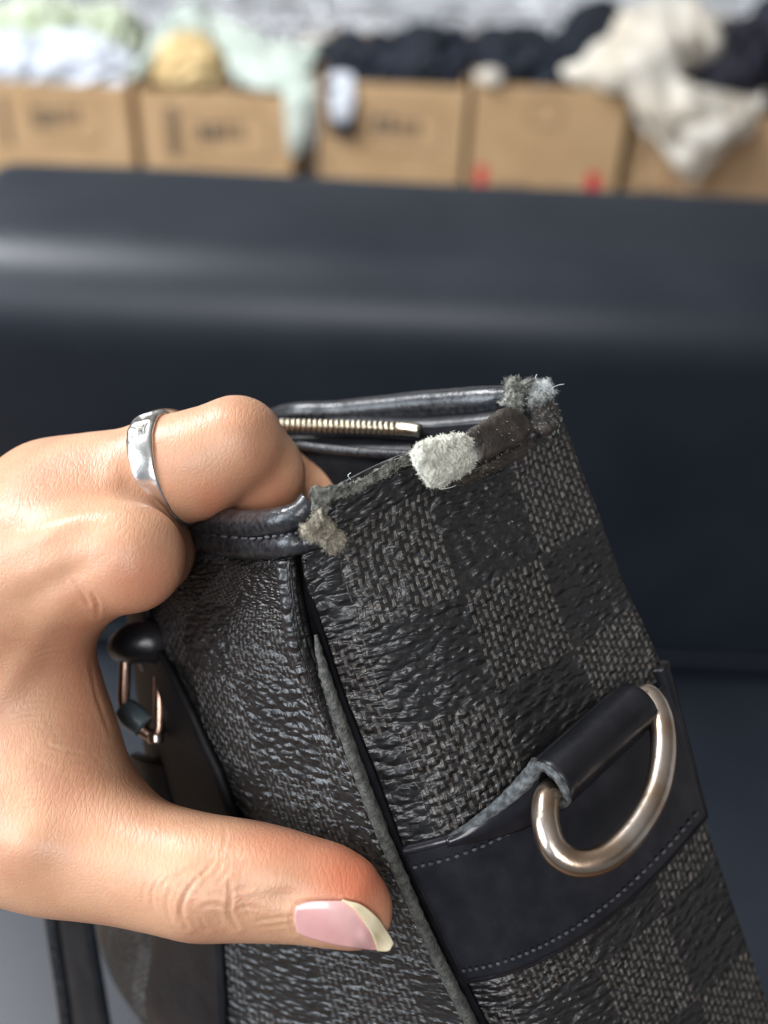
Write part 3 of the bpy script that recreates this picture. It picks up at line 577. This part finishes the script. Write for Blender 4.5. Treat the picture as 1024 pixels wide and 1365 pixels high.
# --- torn leather
def torn(name, outline, depth, thick, mat, label=None, amp=.0005, fib=260, flen=.0009, fmat=None, tilt=(0, 0), rings=12, freq=700, fw=.00006, parent=bag):
    o2 = np.array(outline + [outline[0]], float); pts = crom(o2, 97)[:-1]; c = pts.mean(0); V = []; Fc = []; m = len(pts)
    def pos(x, y, h, out):
        d = depth + tilt[0] * (x - c[0]) / 100 + tilt[1] * (y - c[1]) / 100 - h; q = Vector(c3(x, y, d)); nn = Vector((noise.noise(q * freq), noise.noise(q * freq + Vector((7, 7, 7))), noise.noise(q * freq - Vector((7, 3, 1)))))
        n2 = Vector((noise.noise(q * freq * 3), noise.noise(q * freq * 3 + Vector((7, 7, 7))), noise.noise(q * freq * 3 - Vector((7, 3, 1)))))
        return q + nn * amp + n2 * amp * .6
    for side_ in (1, -1):
        for k in range(rings):
            f = 1 - k / rings
            for x, y in pts:
                h = thick * (math.sqrt(max(0, 1 - f ** 4))) * (1 if side_ > 0 else -.55)
                V.append(pos(c[0] + (x - c[0]) * f, c[1] + (y - c[1]) * f, h, f))
        V.append(pos(c[0], c[1], thick * (1 if side_ > 0 else -.55), 0))
    S = rings * m + 1
    for s_ in (0, 1):
        for k in range(rings - 1):
            for i in range(m):
                a = s_ * S + k * m + i; b = s_ * S + k * m + (i + 1) % m; Fc.append((a, b, b + m, a + m) if s_ == 0 else (a, a + m, b + m, b))
        for i in range(m): a = s_ * S + (rings - 1) * m + i; b = s_ * S + (rings - 1) * m + (i + 1) % m; Fc.append((a, b, s_ * S + S - 1))
    for i in range(m): Fc.append((i, S + i, S + (i + 1) % m, (i + 1) % m))
    ob = mesh_obj(name, [C2W(v) for v in V], Fc, mat, parent)
    if label: ob['label'] = label
    if fib:
        FV = []; FF = []
        for _ in range(fib):
            k = int(rng.integers(0, rings) ** 1) if rng.random() < .55 else 0; i = int(rng.integers(0, m)); p = Vector(V[k * m + i]); cc = Vector(V[S - 1]) + Vector((0, 0, thick))
            d = (p - cc).normalized() + Vector(rng.normal(0, .8, 3)); d.z -= .5 * (k > 0); d.normalize(); L = flen * .55 * rng.uniform(.4, 1.3); b = d.orthogonal().normalized() * fw; e = d.cross(b)
            mid = p + d * L * .5 + Vector(rng.normal(0, .3, 3)) * L * .4; tip = mid + d * L * .5 + Vector(rng.normal(0, .5, 3)) * L * .5; a = len(FV)
            FV += [p + b, p - b * .5 + e * .87, p - b * .5 - e * .87, mid + b, mid - b * .5 + e * .87, mid - b * .5 - e * .87, tip]
            for q in range(3): r_ = (q + 1) % 3; FF += [(a + q, a + r_, a + 3 + r_, a + 3 + q), (a + 3 + q, a + 3 + r_, a + 6)]
        props(mesh_obj('fibres', [C2W(v) for v in FV], FF, fmat or mat, ob), kind='stuff')
    return ob
torn('torn_patch', [(548, 600), (562, 588), (590, 580), (618, 577), (630, 590), (635, 612), (628, 628), (606, 640), (590, 650), (572, 648), (560, 636), (550, 618)], .1862, .0026, PALE, 'pale cream torn leather patch with woolly fibres', .00040, 900, .0007, tilt=(.008, -.002))
torn('torn_patch', [(402, 702), (414, 690), (428, 676), (436, 690), (446, 698), (462, 716), (464, 726), (450, 738), (440, 736), (420, 724), (404, 714)], .1848, .0010, TAN, 'small tan torn leather flap below the rim', .0005, 900, .0008, tilt=(.004, 0))
torn('torn_edge', [(414, 650), (420, 656), (440, 655), (468, 646), (500, 630), (530, 612), (552, 600), (556, 610), (534, 626), (500, 644), (470, 658), (440, 668), (424, 674), (416, 666)], .1862, .0012, SUEDE, 'grey frayed leather edge along the torn side rim', .0006, 1300, .0009, tilt=(.010, 0))
torn('torn_edge', [(418, 660), (430, 664), (438, 676), (432, 690), (424, 694), (416, 680)], .1856, .0010, SUEDE, None, .0006, 320, .0008)
torn('bared_leather', [(622, 576), (650, 556), (676, 543), (694, 548), (706, 560), (712, 574), (700, 588), (670, 602), (640, 616), (634, 600)], .1985, .0022, BROWN, 'bared brown leather roll beside the pale patch', .0003, 14, .0008, fmat=FUZZ, tilt=(.010, -.002), freq=400)
torn('bared_leather', [(560, 640), (590, 642), (640, 622), (690, 598), (716, 580), (722, 590), (700, 610), (650, 632), (610, 650), (580, 654)], .2010, .0010, BROWN, None, .0004, 160, .0007, fmat=TAN, tilt=(.010, 0), freq=600)
torn('bared_leather', [(696, 546), (712, 530), (728, 524), (738, 534), (746, 556), (742, 576), (722, 584), (706, 574)], .2085, .0022, BROWN, 'cracked brown leather at the far corner', .0005, 160, .0012, fmat=FUZZ, freq=500)
torn('torn_edge', [(668, 540), (674, 524), (684, 518), (694, 526), (696, 545), (690, 556), (682, 548)], .2035, .0018, SUEDE, None, .0008, 500, .001)
torn('torn_edge', [(672, 512), (680, 504), (694, 506), (704, 506), (708, 514), (700, 522), (690, 530), (678, 526)], .2060, .0022, SUEDE, 'grey frayed tuft standing at the far corner', .0009, 700, .001)
torn('torn_edge', [(706, 516), (716, 508), (728, 510), (738, 520), (734, 530), (722, 522), (712, 524)], .2060, .0014, FUZZ, 'pale lint on the far corner', .0008, 800, .0016, fw=.00004)
torn('torn_edge', [(702, 532), (716, 526), (732, 526), (726, 536), (710, 542)], .2042, .0008, SUEDE, None, .0007, 500, .0012, fmat=FUZZ, fw=.00004)
for q in ([(733, 520), (742, 514), (752, 512)], [(716, 508), (714, 503), (716, 499)], [(728, 512), (736, 516), (738, 526)], [(590, 652), (600, 650), (608, 647)], [(468, 640), (464, 634), (468, 630)]):
    tube('loose_thread', [P(x, y, .204 if x > 650 else .187) for x, y in q], .00006, FUZZ, bag, n=16, seg=5)
# --- front straps, buckle
def strap(name, path, w_, mat=LEATHER, th=.0018, off=.002, label=None):
    g = []
    for (x, y, d) in path:
        c = Vector(c3(x, y, d)); tan_ = Vector((-.70, 0, .71)); g.append([c - tan_ * w_ / 2, c + Vector((-.3, 0, -.5)) * .0012, c + tan_ * w_ / 2])
    o = Patch(g, 14, 90).build(name, mat, bag, th, sign=0)
    if label: o['label'] = label
    return o
def on_front(name, left, right, b0, b1, mat, off, label=None, nu=16, nv=80):
    q = Patch.__new__(Patch); q.nu, q.nv, q.R = nu, nv, nv; rows = []
    for i in range(nv):
        t = i / (nv - 1); b = b0 + (b1 - b0) * t; l = np.interp(t, np.linspace(0, 1, len(left)), left); r_ = np.interp(t, np.linspace(0, 1, len(right)), right)
        rows.append([FP.at(r_ + (l - r_) * j / (nu - 1), b, off) for j in range(nu)])
    q.g = np.array(rows); q.calc(); o = q.build(name, mat, bag, .0014, sign=0)
    if label: o['label'] = label
    return o
on_front('handle_tab', [.46, .44, .42, .42, .42], [.36, .33, .28, .23, .20, .19, .19, .20], .25, 5.5, noise_mat('matt_black_leather', (.004, .004, .005), (.008, .008, .010), .6, 150, .2, .0003, spec=.25), .0016, 'smooth dark leather panel behind the buckle')
on_front('front_strap', [.36, .36, .36], [.25, .25, .25], 5.6, 11, LEATHER, .0014)
strap('front_strap', [(200, 1010, .238), (214, 1080, .2385), (232, 1160, .2405), (250, 1250, .243), (268, 1340, .246), (290, 1430, .25), (330, 1620, .26), (390, 1850, .275)], .013, STRAPM)
strap('handle_strap', [(84, 1190, .285), (92, 1230, .286), (104, 1300, .289), (118, 1380, .293), (136, 1470, .30), (170, 1650, .31), (220, 1850, .32)], .024, STRAPM)
tube('strap_edge', [P(64, 1190, .272), P(72, 1250, .273), (P(84, 1330, .276)), P(96, 1420, .28), P(130, 1620, .292), P(180, 1830, .305)], .0017, RIM, bag, n=40, seg=10)
bk_pts = [(x, y, d - .008) for x, y, d in [(168, 868, .2385), (166, 905, .2375), (166, 940, .2365), (178, 962, .2355), (200, 980, .235), (211, 975, .2350), (213, 930, .2355), (212, 885, .2365), (206, 868, .2375), (186, 864, .238)]]
tube('buckle', [P(*p) for p in bk_pts], .00125, ROSE, bag, n=140, seg=12, closed=True)['label'] = 'copper-toned rectangular buckle'
tube('buckle_bar', [P(166, 944, .2270), P(178, 956, .2262), P(192, 968, .2256)], [.0024, .0028, .0024], noise_mat('bluish_lit_glazed_leather', (.09, .13, .15), (.15, .20, .22), .2, 200, .1), bag, n=20, seg=14)  # bluish light on the bar is put into its base colour
tube('buckle_stud', [P(208, 978, .2245), P(208, 990, .2243)], [.0016, .0016], METAL, bag, n=6, seg=14)
tube('handle_loop', [P(158, 864, .2295), P(178, 858, .227), P(205, 856, .227), P(228, 866, .2305)], [.0028, .0042, .0046, .0040], LEATHER, bag, n=30, seg=16)
tube('handle_loop', [P(196, 862, .236), P(214, 900, .2385), P(226, 960, .239), P(236, 1020, .239)], [.003, .0036, .0036, .003], LEATHER, bag, n=40, seg=14)
# ================================================================== HAND
H = .00085
lo = np.array([-.175, -.034, .168]); hi = np.array([.010, .102, .300]); dims = np.ceil((hi - lo) / H).astype(int)
ax_ = [np.arange(dims[i], dtype=np.float32) * H + lo[i] for i in range(3)]
def chain(nodes, k):
    Fd = np.full(dims, .03, np.float32)
    for a, b in zip(nodes[:-1], nodes[1:]):
        pa, pb = np.array(c3(*a[:3])), np.array(c3(*b[:3])); ra, rb = a[3] / 1000, b[3] / 1000; mg = max(ra, rb) + .016
        mn = np.maximum(((np.minimum(pa, pb) - mg - lo) / H).astype(int), 0); mx = np.minimum(((np.maximum(pa, pb) + mg - lo) / H).astype(int) + 1, dims)
        if (mx <= mn).any(): continue
        sl = tuple(slice(mn[i], mx[i]) for i in range(3)); X, Y, Z = np.meshgrid(*[ax_[i][sl[i]] for i in range(3)], indexing='ij', sparse=True)
        d = pb - pa; t = ((X - pa[0]) * d[0] + (Y - pa[1]) * d[1] + (Z - pa[2]) * d[2]) / (d @ d); t = np.clip(t, 0, 1)
        f = np.sqrt((X - pa[0] - t * d[0]) ** 2 + (Y - pa[1] - t * d[1]) ** 2 + (Z - pa[2] - t * d[2]) ** 2) - (ra + (rb - ra) * t * t * (3 - 2 * t))
        g = Fd[sl]; h = np.clip(.5 + .5 * (g - f) / k, 0, 1); Fd[sl] = g * (1 - h) + f * h - k * h * (1 - h)
    return Fd
def smin(a, b, k): h = np.clip(.5 + .5 * (a - b) / k, 0, 1); return a * (1 - h) + b * h - k * h * (1 - h)
kx = np.clip(((ax_[0][:, None, None] / ax_[2][None, None, :]) * F + 512 - 150) / 80, 0, 1)      # 0 on the palm, 1 on the fingers
KF = (.011 * (1 - kx) + .0012 * kx).astype(np.float32)
palm = chain([(-330, 930, .250, 19), (58, 748, .203, 12.3)], .01)
for nd in ([(-330, 900, .262, 19), (72, 674, .215, 10.3)], [(-330, 900, .275, 18), (85, 692, .237, 10)], [(-330, 930, .285, 16), (90, 722, .257, 9)], [(-330, 1020, .25, 19), (-100, 1075, .222, 15), (30, 1100, .203, 12)],
           [(0, 830, .205, 13), (36, 915, .209, 12), (62, 1000, .206, 12), (118, 1092, .203, 10)], [(-700, 1010, .30, 27), (-330, 960, .265, 24)], [(-40, 800, .215, 15), (-60, 1000, .215, 15)]):
    palm = smin(palm, chain(nd, .006), .011)
FING = {'index': [(58, 748, .203, 12.2), (120, 746, .195, 9.4), (172, 744, .192, 8.7), (198, 738, .212, 7.6), (248, 702, .238, 7.0), (290, 716, .247, 7.0), (390, 740, .255, 7)],
        'middle': [(72, 674, .215, 10.2), (150, 650, .211, 9.5), (215, 630, .2085, 9.4), (262, 620, .207, 9.3), (312, 594, .206, 9.0)],
        'middle_bent': [(318, 588, .208, 8.4), (348, 630, .2125, 7.6), (362, 690, .224, 7.8), (392, 790, .242, 6.8)],
        'ring': [(85, 692, .237, 10), (300, 608, .233, 8.2), (350, 632, .232, 7.6), (433, 684, .236, 7.6), (470, 790, .246, 6.8)],
        'pinky': [(90, 722, .257, 9), (222, 596, .262, 7.8), (330, 700, .275, 7)]}
body = palm; del palm
for k_, nd in FING.items(): body = smin(body, chain(nd, .0035), KF)
body = smin(body, chain([(30, 1100, .203, 12), (95, 1122, .199, 11.2), (150, 1140, .196, 10.4), (210, 1156, .193, 9.7), (268, 1170, .190, 9.5), (325, 1173, .189, 8.8), (375, 1180, .188, 8.1), (430, 1190, .1875, 7.3), (460, 1203, .187, 6.4), (480, 1217, .187, 5.2)], .004), .009)
def surface_nets(f):
    s = f < 0; nx_, ny_, nz_ = f.shape
    c = np.zeros((nx_ - 1, ny_ - 1, nz_ - 1), np.uint8)
    for i in (0, 1):
        for j in (0, 1):
            for k in (0, 1): c += s[i:nx_ - 1 + i, j:ny_ - 1 + j, k:nz_ - 1 + k]
    cells = np.argwhere((c > 0) & (c < 8)); idx = np.full(c.shape, -1, np.int32); idx[tuple(cells.T)] = np.arange(len(cells))
    acc = np.zeros((len(cells), 3)); cnt = np.zeros(len(cells))
    cr = [(i, j, k) for i in (0, 1) for j in (0, 1) for k in (0, 1)]
    for a in cr:
        for d in range(3):
            if a[d]: continue
            b = list(a); b[d] = 1; A_ = f[tuple((cells + a).T)]; B_ = f[tuple((cells + b).T)]; m = (A_ < 0) != (B_ < 0)
            t = np.where(m, A_ / np.where(m, A_ - B_, 1), 0); p = np.tile(np.array(a, float), (len(cells), 1)); p[:, d] += t
            acc[m] += p[m]; cnt[m] += 1
    verts = (cells + acc / cnt[:, None]) * H + lo; faces = []
    for d in range(3):
        e, g = [(1, 2), (2, 0), (0, 1)][d]; sl0 = [slice(None)] * 3; sl1 = [slice(None)] * 3; sl0[d] = slice(0, -1); sl1[d] = slice(1, None)
        A_, B_ = s[tuple(sl0)], s[tuple(sl1)]; ed = np.argwhere(A_ != B_); ok = (ed[:, e] > 0) & (ed[:, g] > 0) & (ed[:, e] < f.shape[e] - 1) & (ed[:, g] < f.shape[g] - 1); ed = ed[ok]
        q = []
        for (de, dg) in ((0, 0), (-1, 0), (-1, -1), (0, -1)): t = ed.copy(); t[:, e] += de; t[:, g] += dg; q.append(idx[tuple(t.T)])
        q = np.stack(q, 1); fl_ = A_[tuple(ed.T)]; q[~fl_] = q[~fl_][:, ::-1]; faces.append(q)
    return verts, np.vstack(faces)
body[:2] = .001; body[-2:] = .001; body[:, :2] = .001; body[:, -2:] = .001; body[:, :, :2] = .001; body[:, :, -2:] = .001
hv, hf = surface_nets(body); del body
# smooth the net, then press creases and knuckle folds into it
edges = np.vstack([hf[:, [0, 1]], hf[:, [1, 2]], hf[:, [2, 3]], hf[:, [3, 0]]])
deg = np.bincount(edges.ravel(), minlength=len(hv)).astype(float)
def relax(x, it, l=.5):
    for _ in range(it):
        s = np.stack([np.bincount(edges[:, 0], x[edges[:, 1], i], len(hv)) + np.bincount(edges[:, 1], x[edges[:, 0], i], len(hv)) for i in range(3)], 1) / deg[:, None]
        x = x + l * (s - x)
    return x
hv = relax(hv, 6)
def vnorm(x):
    n = np.zeros_like(x); fn = np.cross(x[hf[:, 2]] - x[hf[:, 0]], x[hf[:, 3]] - x[hf[:, 1]])
    for i in range(4):
        for a in range(3): n[:, a] += np.bincount(hf[:, i], fn[:, a], len(x))
    return n / (np.linalg.norm(n, axis=1, keepdims=True) + 1e-12)
tmp = bpy.data.meshes.new('tmp'); tmp.from_pydata([tuple(v) for v in hv], [], hf.tolist()); to = bpy.data.objects.new('tmp', tmp); col.objects.link(to)
tmd = to.modifiers.new('s', 'SUBSURF'); tmd.levels = 1; ev = to.evaluated_get(bpy.context.evaluated_depsgraph_get()).data
hv = np.empty(len(ev.vertices) * 3, np.float32); ev.vertices.foreach_get('co', hv); hv = hv.reshape(-1, 3).astype(float)
hf = np.empty(len(ev.polygons) * 4, np.int32); ev.loops.foreach_get('vertex_index', hf); hf = hf.reshape(-1, 4)
bpy.data.objects.remove(to, do_unlink=True); bpy.data.meshes.remove(tmp)
edges = np.vstack([hf[:, [0, 1]], hf[:, [1, 2]], hf[:, [2, 3]], hf[:, [3, 0]]]); deg = np.bincount(edges.ravel(), minlength=len(hv)).astype(float)
nv_ = vnorm(hv)
if (nv_ * (hv - hv.mean(0))).sum() < 0: hf = hf[:, ::-1]; nv_ = -nv_
pxx = hv[:, 0] / hv[:, 2] * F + 512; pyy = hv[:, 1] / hv[:, 2] * F + 682.5; facing = np.clip(-nv_[:, 2] * 2 + .3, 0, 1) * (hv[:, 2] < .225)
def crease(poly, w_, dep):
    pl = crom(np.array(poly, float), 40); d = np.full(len(hv), 1e9)
    box = (pxx > pl[:, 0].min() - 12) & (pxx < pl[:, 0].max() + 12) & (pyy > pl[:, 1].min() - 12) & (pyy < pl[:, 1].max() + 12)
    id_ = np.where(box)[0]
    dd = np.sqrt((pxx[id_, None] - pl[None, :, 0]) ** 2 + (pyy[id_, None] - pl[None, :, 1]) ** 2); e = dd.min(1); ar = dd.argmin(1) / 39.
    amt = np.exp(-(e / w_) ** 2) * np.sin(np.pi * np.clip(ar, .04, .96)) ** .6 * facing[id_]; ridge = np.exp(-((e - 2.2 * w_) / (1.5 * w_)) ** 2) * .35 * facing[id_]
    return id_, (-amt + ridge) * dep
disp = np.zeros(len(hv))
CR = [([(262, 1172), (252, 1185), (244, 1202), (243, 1220), (250, 1236)], 4, .0007), ([(306, 1175), (308, 1195), (306, 1215), (316, 1236)], 4, .0007), ([(268, 1208), (285, 1204), (304, 1210)], 3, .0005), ([(270, 1222), (272, 1234), (280, 1240)], 3, .0004),
      ([(262, 1172), (276, 1160), (286, 1146)], 3, .0004), ([(228, 1186), (222, 1205), (228, 1228)], 3, .0003), ([(290, 1178), (300, 1168), (306, 1156)], 3, .0004), ([(308, 1190), (324, 1184), (334, 1186)], 3, .0004), ([(210, 1178), (203, 1198), (207, 1220)], 3, .0002),
      ([(232, 1166), (220, 1176), (210, 1190)], 3, .00022), ([(250, 1160), (236, 1170), (226, 1180)], 3, .00025), ([(275, 1192), (290, 1190), (306, 1196)], 3, .0003), ([(315, 1212), (330, 1208), (350, 1212)], 3, .0003), ([(298, 1098), (301, 1115), (296, 1140)], 3, .0003),
      ([(236, 1192), (240, 1212), (238, 1230)], 2.6, .0003), ([(254, 1192), (264, 1190), (272, 1196)], 2.6, .0003), ([(258, 1214), (266, 1218), (270, 1230)], 2.6, .0003), ([(284, 1214), (292, 1220), (296, 1234)], 2.6, .0003), ([(324, 1196), (328, 1212), (336, 1224)], 2.6, .0003),
      ([(282, 1170), (292, 1160), (296, 1148)], 2.6, .0003), ([(216, 1168), (206, 1180), (200, 1196)], 2.6, .0002), ([(196, 1176), (190, 1192), (192, 1208)], 2.6, .00018), ([(318, 1170), (326, 1158), (330, 1148)], 2.6, .00022),
      ([(340, 1228), (365, 1224), (392, 1222)], 3, .00035), ([(345, 1236), (368, 1234), (390, 1230)], 2.6, .00025),
      ([(96, 776), (110, 792), (118, 806)], 3.5, .0005), ([(124, 790), (130, 806), (130, 822)], 3.5, .0005), ([(392, 1210), (400, 1203), (430, 1199), (462, 1200), (490, 1212)], 3.4, .00055), ([(391, 1212), (389, 1228), (394, 1244)], 3.4, .0005),
      ([(60, 990), (80, 1000), (110, 1004)], 3, .00025), ([(40, 1010), (70, 1022), (110, 1026)], 3, .0002), ([(120, 880), (130, 930), (148, 980)], 4, .0003)]
for k_ in range(26):     # faint parallel wrinkles across the web and back of the hand
    y0 = 860 + k_ * 9; x0 = 5 + (k_ * 37) % 40; CR.append(([(x0, y0), (x0 + 22, y0 - 7), (x0 + 50, y0 - 8)], 2.4, .00013))
for poly, w_, dep in CR: id_, a_ = crease(poly, w_ * .66, dep * .6); disp[id_] += a_
# tendons and knuckle swellings
def bump_(x, y, rx, ry, amp, rot=0):
    dx, dy = pxx - x, pyy - y; u_ = dx * math.cos(rot) + dy * math.sin(rot); v_ = -dx * math.sin(rot) + dy * math.cos(rot)
    return np.exp(-(u_ / rx) ** 2 - (v_ / ry) ** 2) * amp * np.clip(-nv_[:, 2] * 2 + .4, 0, 1)
disp += bump_(40, 1125, 38, 38, .0016) + bump_(95, 700, 70, 16, .0010, -.35) + bump_(70, 780, 60, 18, -.0008, -.5) + bump_(20, 900, 90, 20, .0008, -1.0) + bump_(270, 1205, 40, 26, .0005) + bump_(345, 1150, 45, 20, .0005) - bump_(380, 1195, 26, 12, .0006)
hv = hv + nv_ * disp[:, None]; hv = relax(hv, 1, .2)
blush = np.clip(np.exp(-((pxx - 478) / 62) ** 2 - ((pyy - 1175) / 55) ** 2) * .95 + np.exp(-((pxx - 380) / 70) ** 2 - ((pyy - 1125) / 30) ** 2) * .4 + np.exp(-((pxx - 200) / 60) ** 2 - ((pyy - 775) / 45) ** 2) * .4 +
                np.exp(-((pxx - 285) / 28) ** 2 - ((pyy - 665) / 30) ** 2) * .45 + np.exp(-((pxx - 360) / 45) ** 2 - ((pyy - 670) / 50) ** 2) * .35 + np.exp(-((pxx - 110) / 34) ** 2 - ((pyy - 900) / 110) ** 2) * .3 + np.exp(-((pxx - 20) / 60) ** 2 - ((pyy - 640) / 40) ** 2) * .3, 0, .9)
root_h = P(60, 900, .21)
Rm = np.array([right, -up, fwd]); W = hv @ Rm + np.array(CAM) - np.array(root_h)
hand = bpy.data.meshes.new('hand'); hand.from_pydata([], [], []); hand.vertices.add(len(W)); hand.vertices.foreach_set('co', W.astype(np.float32).ravel())
hand.loops.add(hf.size); hand.loops.foreach_set('vertex_index', hf.ravel().astype(np.int32)); hand.polygons.add(len(hf))
hand.polygons.foreach_set('loop_start', np.arange(0, hf.size, 4, dtype=np.int32)); hand.polygons.foreach_set('loop_total', np.full(len(hf), 4, np.int32)); hand.update(calc_edges=True); hand.validate()
hand.polygons.foreach_set('use_smooth', [True] * len(hand.polygons)); at_ = hand.attributes.new('blush', 'FLOAT', 'POINT'); at_.data.foreach_set('value', blush.astype(np.float32)); hand.materials.append(SKIN)
hand_o = bpy.data.objects.new('hand', hand); hand_o.location = root_h; col.objects.link(hand_o)
props(hand_o, 'bare hand reaching in from the left, gripping the bag rim between fingers and thumb', 'hand')
bpy.context.view_layer.update()
# thumbnail: curved plate over the lower half of the thumb tip, with a pale free edge
def nail_surface(name, rows, mat, lab, thick=.0005, bulge=0):
    p = Patch([[c3(*c) for c in r] for r in rows], 40, 24)
    if p.n[..., 2].mean() > 0: p.n *= -1
    o = p.build(name, mat, hand_o, thick, sign=0); o['label'] = lab; return o
nd_ = lambda x, y: .1802 + .0000175 * (y - 1222) ** 2 * .055 + max(0, (x - 470)) * .000025
vis = np.where((nv_[:, 2] < -.05) & (pxx > 360) & (pyy > 1150))[0]
def nd_(x, y):
    d2 = (pxx[vis] - x) ** 2 + (pyy[vis] - y) ** 2; o_ = np.argsort(d2)[:24]; m = d2[o_].min() ** .5
    return float(np.median(hv[vis[o_], 2])) - .0006 - max(0, y - 1235) * .00002
def nrow(pts): return [(x, y, nd_(x, y) - lift) for x, y in pts]
lift = 0
nail_surface('thumbnail', [nrow([(396, 1207), (412, 1202), (435, 1201), (460, 1202), (480, 1209), (498, 1225), (512, 1244)]), nrow([(393, 1216), (412, 1213), (435, 1214), (458, 1217), (477, 1225), (493, 1238), (508, 1253)]),
      nrow([(393, 1228), (412, 1230), (435, 1233), (456, 1236), (474, 1242), (489, 1250), (505, 1259)]), nrow([(397, 1242), (412, 1249), (433, 1255), (454, 1260), (470, 1262), (486, 1264), (503, 1265)])], NAILM, 'pink thumbnail')
lift = .0003
nail_surface('nail_tip', [nrow([(456, 1200), (480, 1206), (500, 1221), (514, 1241), (523, 1257)]), nrow([(459, 1202), (479, 1210), (497, 1227), (510, 1246), (521, 1262)]), nrow([(462, 1204), (477, 1212), (493, 1231), (505, 1250), (517, 1266)]), nrow([(464, 1206), (474, 1214), (488, 1233), (498, 1252), (503, 1265)])], NAILTIP, 'pale yellow free edge of the nail', .0008)
# ------------------------------------------------------------------ finger ring
fa, fb = Vector(c3(150, 646, .211)), Vector(c3(270, 612, .207)); fax = (fb - fa).normalized(); fc = Vector(c3(224, 628, .2083))
f1 = (Vector((0, 0, -1)) - fax * -fax.z).normalized(); f2 = fax.cross(f1)
if f2.y > 0: f2 = -f2                                      # f2 points up in the picture
V = []; Fc = []; nA, nB = 240, 22; rc = .0101; rpos = C2W(fc)
for i in range(nA):
    a = 2 * math.pi * i / nA; wd = .00205 + .0006 * max(0, math.cos(a - 1.0)) ** 1.5; th = .0011 + .0004 * max(0, math.cos(a - 1.0))
    for j in range(nB):
        b = 2 * math.pi * j / nB; cx = math.copysign(abs(math.cos(b)) ** .6, math.cos(b)); sy = math.copysign(abs(math.sin(b)) ** .7, math.sin(b)); rr = rc + th * .5 * sy + th * .35
        if sy > 0 and abs(cx) < .48:      # two stamped recesses
            ad = math.degrees(a)
            if 36 < ad < 54 or 58 < ad < 76: rr -= .0006
        q = f1 * math.cos(a) * rr + f2 * math.sin(a) * rr + fax * wd * cx; q += Vector((noise.noise(q * 600), noise.noise(q * 600 + Vector((3, 3, 3))), 0)) * .00012
        V.append(C2W(fc + q) - rpos)
    for j in range(nB): Fc.append((i * nB + j, i * nB + (j + 1) % nB, ((i + 1) % nA) * nB + (j + 1) % nB, ((i + 1) % nA) * nB + j))
rg = mesh_obj('finger_ring', V, Fc, SILVER); rg.location = rpos
props(rg, 'hammered silver ring with two stamped recesses, worn on the finger', 'ring'); bpy.context.view_layer.update()
for a0, a1 in ((37, 53), (59, 75)):
    for k_ in range(5):
        V = []; Fc = []; aa = math.radians(a0 + (a1 - a0) * (k_ + .5) / 5)
        base = fc + (f1 * math.cos(aa) + f2 * math.sin(aa)) * (rc + .00065); t_ = (-f1 * math.sin(aa) + f2 * math.cos(aa)); n_ = (f1 * math.cos(aa) + f2 * math.sin(aa))
        for (x, y, z) in [(sx, sy, sz) for sx in (-1, 1) for sy in (-1, 1) for sz in (0, 1)]: V.append(C2W(base + fax * x * .0006 * (1 if z == 0 else .6) + t_ * y * .00022 + n_ * z * .0002))
        mesh_obj('stamped_mark', V, [(0, 1, 3, 2), (4, 6, 7, 5), (0, 4, 5, 1), (2, 3, 7, 6), (0, 2, 6, 4), (1, 5, 7, 3)], TARNISH, rg, smooth=False)
# unify normals
for o in bpy.data.objects:
    if o.type == 'MESH' and o.name.split('.')[0] not in ('hand', 'pile', 'fibres') and len(o.data.polygons) < 60000:
        bm = bmesh.new(); bm.from_mesh(o.data)
        if all(len(e.link_faces) == 2 for e in bm.edges): bmesh.ops.recalc_face_normals(bm, faces=bm.faces); bm.to_mesh(o.data)
        bm.free()
